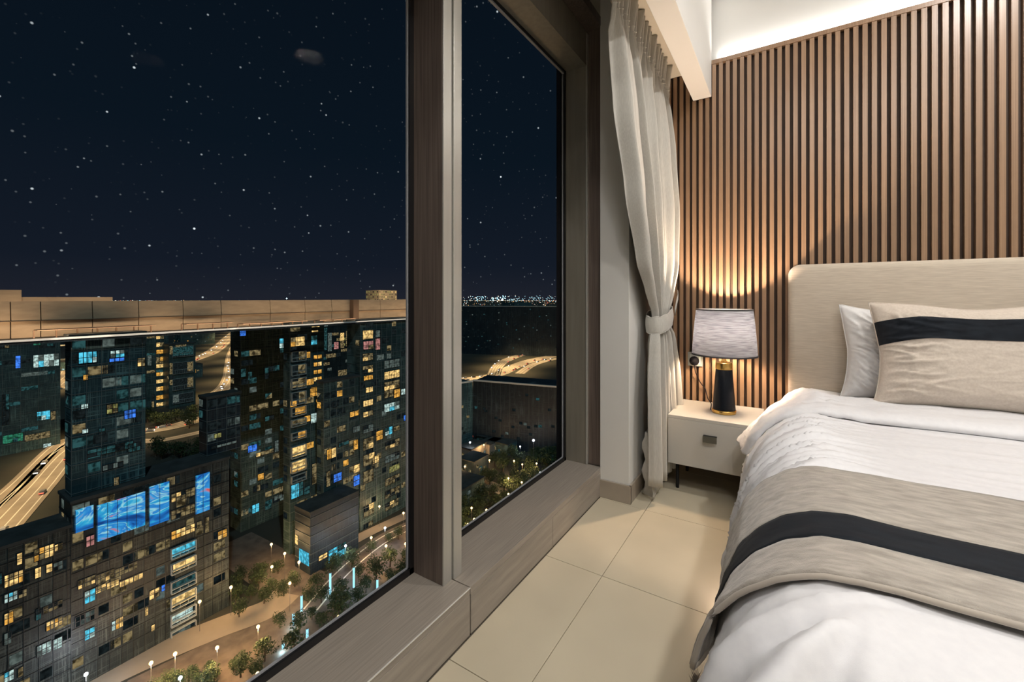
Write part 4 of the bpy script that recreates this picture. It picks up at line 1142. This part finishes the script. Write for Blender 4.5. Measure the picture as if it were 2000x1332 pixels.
# ------------------------------------------------------------------ street lamps
M_POLE = mat('lamp_pole', (.12, .12, .12), .5)
def lamp_proto(nm, em, r):
    t = thing(nm, '', 'street lamp', (0, 0, 0))
    b = MB(); b.tube([(0, 0, 0), (0, 0, 8.0)], .05, 5); b.build('pole', M_POLE, t)
    b = MB(); rows = []
    for j in range(6):
        a = -PI / 2 + PI * j / 5; rows.append([(r * math.cos(a) * math.cos(k * PI / 4), r * math.cos(a) * math.sin(k * PI / 4), 8.2 + r * math.sin(a)) for k in range(8)])
    b.grid(rows, close=True); b.build('lamp_head', em, t)
    return t
def copy_tree(o):
    c = o.copy(); COL.objects.link(c)
    for ch in o.children:
        d = ch.copy(); COL.objects.link(d); d.parent = c
    return c
protoS = lamp_proto('street_lamp', E_SOD, .42); protoC = lamp_proto('street_lamp', E_COOL, .40)
used = set()
def lamp_at(u, v, cool, label, group, power=1500, s=1.0, dist=None):
    """lamp whose head is seen at u, v"""
    p = gnd(u, v, GZ + 8.2 * s)
    pr = protoC if cool else protoS
    o = pr if id(pr) not in used else copy_tree(pr); used.add(id(pr))
    o.location = (p.x, p.y, GZ); o.scale = (s, s, s); o['label'] = label; o['group'] = group
    light('POINT', 'lamp_glow', (p.x, p.y, p.z - .6), power, (.85, .9, 1) if cool else (1.0, .60, .26), size=.45)
G1 = 'street lamps at the foot of the towers'
for u, v, cool, pw, label in [(168, 1317, 1, 2600, 'bright white street lamp at the bottom left corner of the street'), (187, 1255, 1, 1500, 'small white street lamp in front of the broad building, above the brightest one'),
    (295, 1295, 0, 2600, 'left of the two big amber street lamps on the pale road'), (342, 1277, 0, 3000, 'right of the two big amber street lamps on the pale road'), (352, 1324, 1, 2000, 'white street lamp at the bottom edge below the two amber ones'),
    (424, 1265, 0, 3800, 'large amber street lamp on the pale road before the big tree'), (504, 1224, 0, 3400, 'amber street lamp at the road bend beside the big round tree'), (503, 1316, 0, 1600, 'amber street lamp among the low trees at the bottom edge'),
    (260, 1086, 0, 900, 'amber street lamp above the long row of lit windows'), (298, 1081, 0, 600, 'small amber street lamp right of the lamp above the window row'), (242, 1147, 0, 1300, 'amber street lamp under the long row of lit windows'),
    (206, 1210, 0, 700, 'small amber street lamp left of the single yellow window'), (53, 1271, 0, 600, 'small amber street lamp at the far left block'), (336, 1100, 0, 500, 'small amber street lamp beside the stacked balconies'), (390, 1175, 0, 600, 'small orange street lamp right of the stacked balconies'),
    (451, 1147, 0, 1400, 'amber street lamp left of the dark trees in the courtyard'), (530, 1063, 0, 1800, 'amber street lamp at the top of the courtyard road'), (531, 1107, 0, 1800, 'amber street lamp in the middle of the courtyard road'), (556, 1081, 0, 1200, 'amber street lamp by the courtyard wall'),
    (584, 1098, 0, 1500, 'amber street lamp left of the cyan shop sign'), (566, 1139, 0, 1500, 'amber street lamp at the street corner below the courtyard'), (531, 933, 0, 1500, 'amber lamp high on the courtyard side of the dark tower'),
    (752, 1031, 1, 1500, 'white street lamp on the avenue near the window frame'), (788, 1002, 0, 1700, 'amber street lamp where the avenue meets the window frame'), (741, 989, 0, 900, 'small amber street lamp at the tower foot near the window frame'),
    (725, 1050, 0, 1600, 'amber street lamp left of the white one on the avenue'), (696, 961, 0, 900, 'amber lamp on the terrace of the wide glass tower'), (681, 1008, 0, 900, 'orange street lamp above the cyan sign roof'), (675, 1066, 1, 900, 'small white street lamp at the end of the cyan sign'),
    (754, 1066, 0, 1500, 'amber street lamp in the trees of the avenue'), (661, 1235 - 30, 0, 800, 'amber street lamp beside the round tree near the sill'), (722, 1166, 1, 700, 'small white lamp low beside the window sill'), (150 - 147 + 22, 1110, 0, 500, 'small amber lamp on the far left block'),
    (792, 1062, 0, 700, 'small yellow lamp at the right edge of the trees')]:
    lamp_at(u, v, cool, label, G1, pw * 1.5)
G2 = 'street lamps in the park seen through the narrow window'
for u, v, cool, pw, label in [(908, 911, 0, 2000, 'orange park lamp close to the window mullion'), (956, 899, 0, 1800, 'orange park lamp left of the dark grove'), (1004, 900, 0, 1800, 'left one of the two orange park lamps in the middle of the narrow window'), (1020, 907, 0, 1800, 'right one of the two orange park lamps in the middle of the narrow window'),
    (993, 934, 0, 2600, 'brightest orange park lamp below the middle of the narrow window'), (1019, 942, 0, 1200, 'orange park lamp right of the brightest one'), (993, 965, 0, 1400, 'yellow park lamp under the brightest one'), (914, 1024, 0, 1200, 'yellow lamp in the bottom corner of the narrow window'),
    (950, 996, 0, 1200, 'yellow lamp just above the black gasket of the narrow window'), (945, 869, 0, 2200, 'orange lamp above the pale low block'), (921, 996 - 4, 0, 700, 'faint lamp in the bushes by the mullion'), (1048, 905, 0, 900, 'reddish park lamp near the sports court'), (1055, 923, 1, 700, 'small white park lamp by the gasket'),
    (926, 1014, 0, 800, 'second yellow lamp in the bottom corner of the narrow window')]:
    lamp_at(u, v, cool, label, G2, pw * 1.5)
for u, v, s, label in [(1042, 860, 1.7, 'tall white sports floodlight beside the court'), (1016, 872, 1.1, 'smaller white floodlight left of the tall one'), (1088, 842, 1.3, 'white floodlight at the right frame of the narrow window'), (918, 864, 1.3, 'bluish white floodlight near the mullion')]:
    lamp_at(u, v, 1, label, 'sports floodlights beyond the park', 1000, s=s)

# cyan light columns on the plaza
G3 = 'slender cyan light columns on the plaza'
E_COL = emat('cyan_light_column', (.35, .80, 1.0), 1.3)
for u, v0, v1, label in [(589, 1163, 1196, 'cyan light column at the centre of the plaza path'), (645, 1119, 1163, 'tallest cyan light column beside the road trees'), (691, 1108, 1149, 'cyan light column between two trees right of the tallest'), (737, 1132, 1160, 'thin cyan light column near the sill corner'),
    (600, 1228, 1258, 'white glowing light column at the bottom of the plaza'), (553, 1256, 1268, 'short cyan light column in the low shrubs'), (573, 1198, 1222, 'dim teal light column behind the round tree')]:
    p = gnd(u, v1); h = (v1 - v0) / FOC * ((p.x * -sa) + (p.y * ca)) * 1.0
    t = thing('light_column', label, 'light column', (p.x, p.y, GZ), G3)
    b = MB(); b.box(-.22, .22, -.22, .22, .3, h); b.build('glass_shaft', E_COL, None).parent = t
    b = MB(); b.box(-.32, .32, -.32, .32, 0, .3); b.box(-.26, .26, -.26, .26, h, h + .12); b.build('base', M_POLE, None).parent = t
    light('POINT', 'column_glow', (p.x + .8, p.y - .8, GZ + h * .5), 300, (.5, .85, 1.0), size=.4)

# ------------------------------------------------------------------ trees
M_LEAF = mat('night_leaves', (.016, .036, .014), .8, noise_scale=(1.2, 1.2, 1.2), color2=(.050, .075, .024))
M_BARK = mat('bark', (.09, .065, .045), .9)
def crown_mesh(seed, n=620, flat=.8):
    rr = random.Random(seed); b = MB(); blobs = [(rr.uniform(-.55, .55), rr.uniform(-.55, .55), rr.uniform(-.35, .45), rr.uniform(.38, .62)) for _ in range(9)] + [(0, 0, 0, .75)]
    for i in range(n):
        bx_, by_, bz_, br = blobs[i % len(blobs)]
        d = Vector((rr.gauss(0, 1), rr.gauss(0, 1), rr.gauss(0, 1))).normalized() * br * rr.uniform(.80, 1.04)
        c = Vector((bx_, by_, bz_ * flat)) + d
        a = Vector((rr.gauss(0, 1), rr.gauss(0, 1), rr.gauss(0, .6))).normalized() * .13; e = Vector((rr.gauss(0, 1), rr.gauss(0, 1), rr.gauss(0, .6))).normalized() * .13
        b.tri(c + a, c + e, c - a * .8); b.tri(c + e, c - e * .3 - a, c - a * .8)
    me_o = b.build('crown', M_LEAF); return me_o
protos = []
for sd in range(4):
    t = thing('tree', '', 'tree'); c = crown_mesh(sd + 11); c.parent = t; c.location = (0, 0, 1.25)
    b = MB(); b.tube([(0, 0, 0), (.03, .02, .5), (0, 0, 1.1)], [.09, .07, .05], 6); b.tube([(0, 0, .5), (.25, .1, 1.0)], .035, 5); b.tube([(0, 0, .55), (-.22, .14, 1.1)], .035, 5); b.build('trunk', M_BARK, t)
    protos.append([t, False])
PLACED = [(o.location.x, o.location.y, 2.2) for o in S.objects if o.name.startswith('light_column')]
def tree(u, v, r, label, group):
    """tree whose crown centre is seen at u, v; r = crown radius in metres"""
    p = gnd(u, v, GZ + 1.25 * r)
    for (qx, qy, qr) in PLACED:
        if (p.x - qx) ** 2 + (p.y - qy) ** 2 < (.74 * (r + qr)) ** 2: return None
    PLACED.append((p.x, p.y, r))
    q = R.choice(protos)
    o = q[0] if not q[1] else copy_tree(q[0]); q[1] = True
    o.location = (p.x, p.y, GZ); o.scale = (r, r, r * R.uniform(.95, 1.2)); o.rotation_euler = (0, 0, R.uniform(0, 6.28)); o['label'] = label; o['group'] = group
TG = 'street trees around the plaza'
for u, v, r, label in [(664, 1176, 3.3, 'large round tree standing alone near the window sill'), (556, 1232, 3.2, 'large round tree at the road bend'), (574, 1252, 2.4, 'tree just right of the large one at the road bend'), (648, 1103, 2.4, 'dark tree left of the tallest cyan column'), (688, 1088, 2.6, 'tree behind the cyan column by the avenue'),
    (735, 1106, 3.2, 'big dark tree at the avenue bend'), (762, 1086, 2.6, 'dark tree close to the window frame'), (785, 1110, 2.2, 'small tree in the corner by the window frame'), (716, 1142, 2.4, 'tree over the sill between two cyan columns'), (748, 1150, 2.2, 'tree low beside the sill corner'), (620, 1135, 2.2, 'tree at the street corner below the shop sign'),
    (602, 1160, 2.0, 'small tree behind the plaza path'), (628, 1158, 2.2, 'tree left of the tallest cyan column'), (517, 1268, 2.2, 'low tree left of the short cyan column'), (495, 1288, 2.0, 'low tree along the bottom road'), (470, 1298, 2.2, 'second low tree along the bottom road'), (440, 1305, 2.0, 'third low tree along the bottom road'), (412, 1322, 2.2, 'low tree at the bottom edge of the window'),
    (628, 1212, 1.8, 'small green tree under the teal roof lights'), (782, 1150 - 60, 2.0, 'tree hiding the yellow lamp'), (700, 1112, 2.0, 'tree between the cyan columns and the avenue'), (725, 1066, 1.8, 'small avenue tree under the amber lamp'), (778, 1040, 1.9, 'avenue tree near the frame'), (760, 1048, 1.7, 'small avenue tree left of the frame')]:
    tree(u, v, r * 1.15, label, TG)
TG = 'small trees filling the plaza'
for i in range(150):
    u = 535 + R.random() * 262; v = 1060 + R.random() * (262 - (u - 535) * .72) - (u - 535) * .10 + 40
    if v > 1330 - (u - 510) * .715: continue
    if abs((v - 1116) + (u - 660) * .62) < 24: continue
    tree(u, v, R.uniform(1.5, 2.6), 'small dark tree on the paved plaza beside the tower foot', TG)
TG = 'dark courtyard trees between the towers'
for i in range(60):
    u = 456 + R.random() * 80; v = 1105 + R.random() * 82 - (u - 456) * .35 + 10
    tree(u, v, R.uniform(1.8, 3.0), 'dark leafy tree in the unlit courtyard grove between the towers', TG)
TG = 'roadside trees in the gap between the towers'
for i in range(40):
    tree(288 + R.random() * 115, R.choice((797 + R.random() * 22, 868 + R.random() * 16)), R.uniform(3.4, 5.5), 'lamplit tree beside the highway in the gap between the towers', TG)
TG = 'park trees seen through the narrow window'
for i in range(260):
    u = 895 + R.random() * 200; lim = 1040 - (u - 900) * .71
    v = 880 + R.random() * max(12, lim - 880 + 20)
    tree(u, v, R.uniform(2.4, 4.2), 'dark tree in the park below the narrow window', TG)
TG = 'bushes along the pale road'
for i in range(50):
    u = 300 + R.random() * 230; tree(u, 1300 - (u - 300) * .22 + 22 + R.random() * 26, R.uniform(1.2, 2.0), 'low bush in the planting strip along the pale road', TG)

# ------------------------------------------------------------------ beyond the narrow window
t = thing('office_slab', 'long dark building with a pale roof edge across the narrow window', 'building', (-100, 260, GZ))
def oriented_block(t, uL, dL, uR, dR, z, thick, fm, cope=True, streaks=0, kinds='ckk'):
    a = Vector((*at(uL, dL), 0)); c = Vector((*at(uR, dR), 0)); dr = (c - a).normalized(); nrm = Vector((-dr.y, dr.x, 0))
    if nrm.y < 0: nrm = -nrm
    b = MB(); q = [a, c, c + nrm * thick, a + nrm * thick]
    vs = [(p.x, p.y, GZ) for p in q] + [(p.x, p.y, z) for p in q]; b.v = vs; b.f = [(0, 1, 5, 4), (1, 2, 6, 5), (2, 3, 7, 6), (3, 0, 4, 7), (4, 5, 6, 7)]; b.mi = [0] * 5
    b.build('walls', M_F[fm], t)
    L = (c - a).length
    if cope:
        b = MB(); p = [a - nrm * .5, c - nrm * .5, c + nrm * .5, a + nrm * .5]; b.v = [(w.x, w.y, z) for w in p] + [(w.x, w.y, z + .9) for w in p]; b.f = [(0, 1, 5, 4), (1, 2, 6, 5), (2, 3, 7, 6), (3, 0, 4, 7), (4, 5, 6, 7)]; b.mi = [0] * 5; b.build('coping', M_COPE, t)
    if streaks:
        b = MB(); n = int(L / 3)
        for i in range(n):
            s = a + dr * (3 * i) - nrm * .1; wd = .12 + .25 * R.random() ** 3; b.quad((s.x, s.y, GZ), (s.x + dr.x * wd, s.y + dr.y * wd, GZ), (s.x + dr.x * wd, s.y + dr.y * wd, z), (s.x, s.y, z))
        b.build('facade_ribs', mat('dim_rib', (.05, .058, .062), .6), t, kind='stuff')
    b = MB()
    for i in range(streaks):
        s = a + dr * R.random() * (L - 3) - nrm * .12; zz = z - 4 - R.random() * (z - GZ - 10); w_ = 2.0
        b.quad((s.x, s.y, zz), (s.x + dr.x * w_, s.y + dr.y * w_, zz), (s.x + dr.x * w_, s.y + dr.y * w_, zz + 1.5), (s.x, s.y, zz + 1.5), E_[R.choice(kinds)])
    if b.v: b.build('small_windows', None, t, kind='stuff')
oriented_block(t, 924, 262, 1190, 232, onx(925, 744, at(925, 262)[0])[1], 22, 3, streaks=40, kinds='ckkkl')
t = thing('office_slab', 'small dark annex left of the long dark building, next to the mullion', 'building', (-140, 240, GZ))
oriented_block(t, 870, 250, 923, 262, onx(915, 747, at(915, 260)[0])[1], 18, 0, streaks=12, kinds='wkk')
t = thing('far_slab', 'huge dark block under the horizon lights behind the highway', 'building', (-200, 900, GZ))
oriented_block(t, 878, 690, 1180, 640, onx(950, 598.5, at(950, 680)[0])[1], 60, 3, streaks=110, kinds='ckkkkl')
# sports court
t = thing('sports_court', 'floodlit yellow and blue sports court at the right of the narrow window', 'sports court', (*gnd(1075, 880)[:2], GZ))
b = MB(); c = [gnd(1062, 886), gnd(1080, 873), gnd(1098, 873), gnd(1085, 889)]; b.quad(*[(p.x, p.y, GZ + .4) for p in c]); b.build('court_surface', mat('yellow_court', (.65, .50, .04), .6), t, label='yellow court surface')
b = MB(); c = [gnd(1048, 893), gnd(1062, 886), gnd(1088, 889), gnd(1076, 897)]; b.quad(*[(p.x, p.y, GZ + .35) for p in c]); b.build('court_surface', mat('blue_court', (.10, .35, .60), .6), t, label='blue court surface')
b = MB(); c = [gnd(1035, 898), gnd(1072, 866), gnd(1120, 862), gnd(1100, 900)]; b.quad(*[(p.x, p.y, GZ + .30) for p in c]); b.build('court_border', mat('green_court', (.06, .28, .12), .7), t, label='green border around the courts')
p = gnd(1072, 872); light('POINT', 'court_glow', (p.x, p.y, GZ + 16), 42000, (.9, 1.0, .9), size=2)
# low buildings around the park and far out
def low_block(u, v, w, dpt, h, fm, label, group, nwin=5, kinds='wwcl'):
    p = gnd(u, v); t = thing('low_building', label, 'building', (p.x, p.y, GZ), group)
    b = MB(); b.box(-dpt, 0, -w / 2, w / 2, 0, h); b.build('walls', M_F[fm] if fm >= 0 else mat('pale_low_wall', (.25, .22, .19), .8), None).parent = t
    b = MB(); b.box(-dpt - .3, .3, -w / 2 - .3, w / 2 + .3, h, h + .5); b.build('roof', M_ROOF, None).parent = t
    b = MB()
    for _ in range(nwin):
        y = R.uniform(-w / 2 + 1, w / 2 - 3); z = R.uniform(1, max(1.5, h - 3)); k = R.choice(kinds)
        b.quad((.1, y, z), (.1, y + 2, z), (.1, y + 2, z + 1.5), (.1, y, z + 1.5), E_[k])
        x = -R.uniform(1, dpt); b.quad((x - 1.5, -w / 2 - .1, z), (x, -w / 2 - .1, z), (x, -w / 2 - .1, z + 1.5), (x - 1.5, -w / 2 - .1, z + 1.5), E_[k])
    b.build('small_windows', None, None, kind='stuff').parent = t
    return t
for u, v, w, dpt, h, fm, lb in [(936, 896, 14, 9, 7, -1, 'pale flat roofed block among the park lamps'), (968, 884, 12, 8, 6, -1, 'second pale block right of the first in the park'), (940, 927, 12, 10, 8, 3, 'dark blue roofed hall above the curved path'), (968, 868, 16, 8, 6, 1, 'dark shed below the long dark building'), (925, 976, 16, 14, 7, 1, 'dark low house near the bushes by the mullion'),
    (1010, 880, 20, 14, 6, 0, 'dark low building left of the floodlight')]:
    low_block(u, v, w, dpt, h, fm, lb, 'low buildings around the park')
BLK = []
for i in range(150):
    u = R.choice((R.uniform(900, 1100), R.uniform(960, 1100), R.uniform(280, 480), R.uniform(80, 140), R.uniform(640, 700)))
    v = R.uniform(607, 690) if u > 900 else R.uniform(640, 770)
    d = 75330 / (v - 581); p = gnd(u, v)
    if any((p.x - a) ** 2 + (p.y - c) ** 2 < (.085 * (d + e)) ** 2 for a, c, e in BLK): continue
    BLK.append((p.x, p.y, d))
    low_block(u, v, R.uniform(.04, .09) * d, R.uniform(.03, .06) * d, R.uniform(.01, .035) * d, R.choice((0, 1, 2, 3)), 'low dark building with a few lit windows far across the city', 'low buildings far across the city', nwin=9, kinds='wwlLcO')
for u, v0, vb, wd, fm, lb in [(1063, 588, 640, 10, 0, 'slim dark tower near the right side of the far city'), (1010, 590, 640, 14, 1, 'squat dark tower on the horizon'), (965, 594, 650, 16, 3, 'far blue dark tower above the highway')]:
    pass
# scattered lights out to the horizon
b = MB()
for i in range(1500):
    u = R.uniform(880, 1110) if R.random() < .45 else R.uniform(-100, 810)
    v = 583.3 + (R.random() ** 2.2) * (70 if R.random() < .6 else 18)
    if v > 700: continue
    v = max(v, 588.2); p = gnd(u, v); d = 75330 / (v - 581)
    b.octa((p.x, p.y, GZ + R.uniform(6, 20)), d / 837 * R.choice((.28, .4, .5, .8)), R.choice((E_HEAD, E_SOD2, E_SOD2, E_CY, E_RED) if False else [emat('far_white', (1, .9, .75), 1.6), emat('far_amber', (1, .6, .25), 1.4), emat('far_cyan', (.45, .85, 1), 1.5), emat('far_dim', (.6, .55, .4), .5), emat('far_dim', (.6, .55, .4), .5), emat('far_red', (1, .25, .15), .9)]))
o = b.build('distant_lights', None); o['kind'] = 'stuff'; tag(o, 'scattered tiny lights of the distant city out to the horizon', 'city lights')
b = MB()
for i in range(170):
    u = 905 + 190 * R.random(); w = math.exp(-((u - 965) / 45) ** 2)
    d = R.uniform(4200, 7500); x, y = at(u, d); b.octa((x, y, GZ + R.uniform(5, 70) + 40), d / 837 * (.5 + 1.1 * w * R.random()), emat('horizon_cyan', (.45, .85, 1.0), 2.2) if R.random() < .75 else emat('far_white', (1, .9, .75), 1.6))
x, y = at(981, 6000); b.octa((x, y, GZ + 60), 18, emat('horizon_beacon', (.7, .95, 1), 8))
for u, v in ((560, 583), (790, 590)):
    x, y = at(u, 5000); b.octa((x, y, EYE - (v - 581) / 837 * 5000), 8, emat('horizon_beacon', (.7, .95, 1), 8))
o = b.build('horizon_lights', None); o['kind'] = 'stuff'; tag(o, 'band of cyan white lights along the horizon in the narrow window', 'city lights')
# vehicles on the wide roads: small cars with lit head and tail lamps
cars = []
def car_proto(mi):
    t = thing('car', '', 'car')
    b = MB(); b.box(-2.2, 2.2, -.9, .9, .3, .95); b.box(-1.3, 1.1, -.8, .8, .95, 1.45); b.build('car_body', M_CAR[mi], t)
    b = MB(); b.box(2.2, 2.32, -.8, .8, .5, .85); b.build('headlamp', E_HEAD, t)
    b = MB(); b.box(-2.32, -2.2, -.8, .8, .55, .85); b.build('tail_lamp', E_TAIL, t); return t
cp = [[car_proto(i), False] for i in range(3)]
for fi, (f, n, w) in enumerate(far):
    for i in range(3, len(f) - 1, 2):
        for sgn in (-1, 1):
            if R.random() < .62: continue
            q = R.choice(cp); o = q[0] if not q[1] else copy_tree(q[0]); q[1] = True
            t = (f[i + 1] - f[i]).normalized(); p = f[i] + t * R.uniform(0, 8) + n[i] * (w * .25 * sgn + R.uniform(-1, 1) * w * .1)
            o.location = (p.x, p.y, GZ + .3); o.rotation_euler = (0, 0, math.atan2(t.y, t.x) + (PI if sgn > 0 else 0))
            nm = ('highway left of and behind the dark teal tower', 'far curved highway above the white framed balconies', 'far highway in the slot right of the balcony tower gap', 'lower carriageway of the interchange in the narrow window', 'upper carriageway of the interchange in the narrow window', 'slip road of the interchange in the narrow window', 'park side road below the long dark building')[fi]
            o['label'] = 'small car on the ' + nm; o['group'] = 'cars on the ' + nm

# clear trees that would stand inside a low building
bpy.context.view_layer.update()
foot = []
for o in list(S.objects):
    if o.name.startswith('low_building') or o.name.startswith('shopping_podium'):
        xs = [(ch.matrix_world @ Vector(c)) for ch in o.children for c in ch.bound_box]
        foot.append((min(p.x for p in xs), max(p.x for p in xs), min(p.y for p in xs), max(p.y for p in xs)))
for o in [q for q in S.objects if q.name.startswith('tree') and q.parent is None]:
    if True:
        x, y = o.location.x, o.location.y; r = o.scale.x * .8
        if any(a - r < x < c + r and e - r < y < g + r for a, c, e, g in foot) or (-152 < x < -136.5 + r * .7 and (y < 61 or y > 83)):
            for ch in list(o.children): bpy.data.objects.remove(ch)
            bpy.data.objects.remove(o)
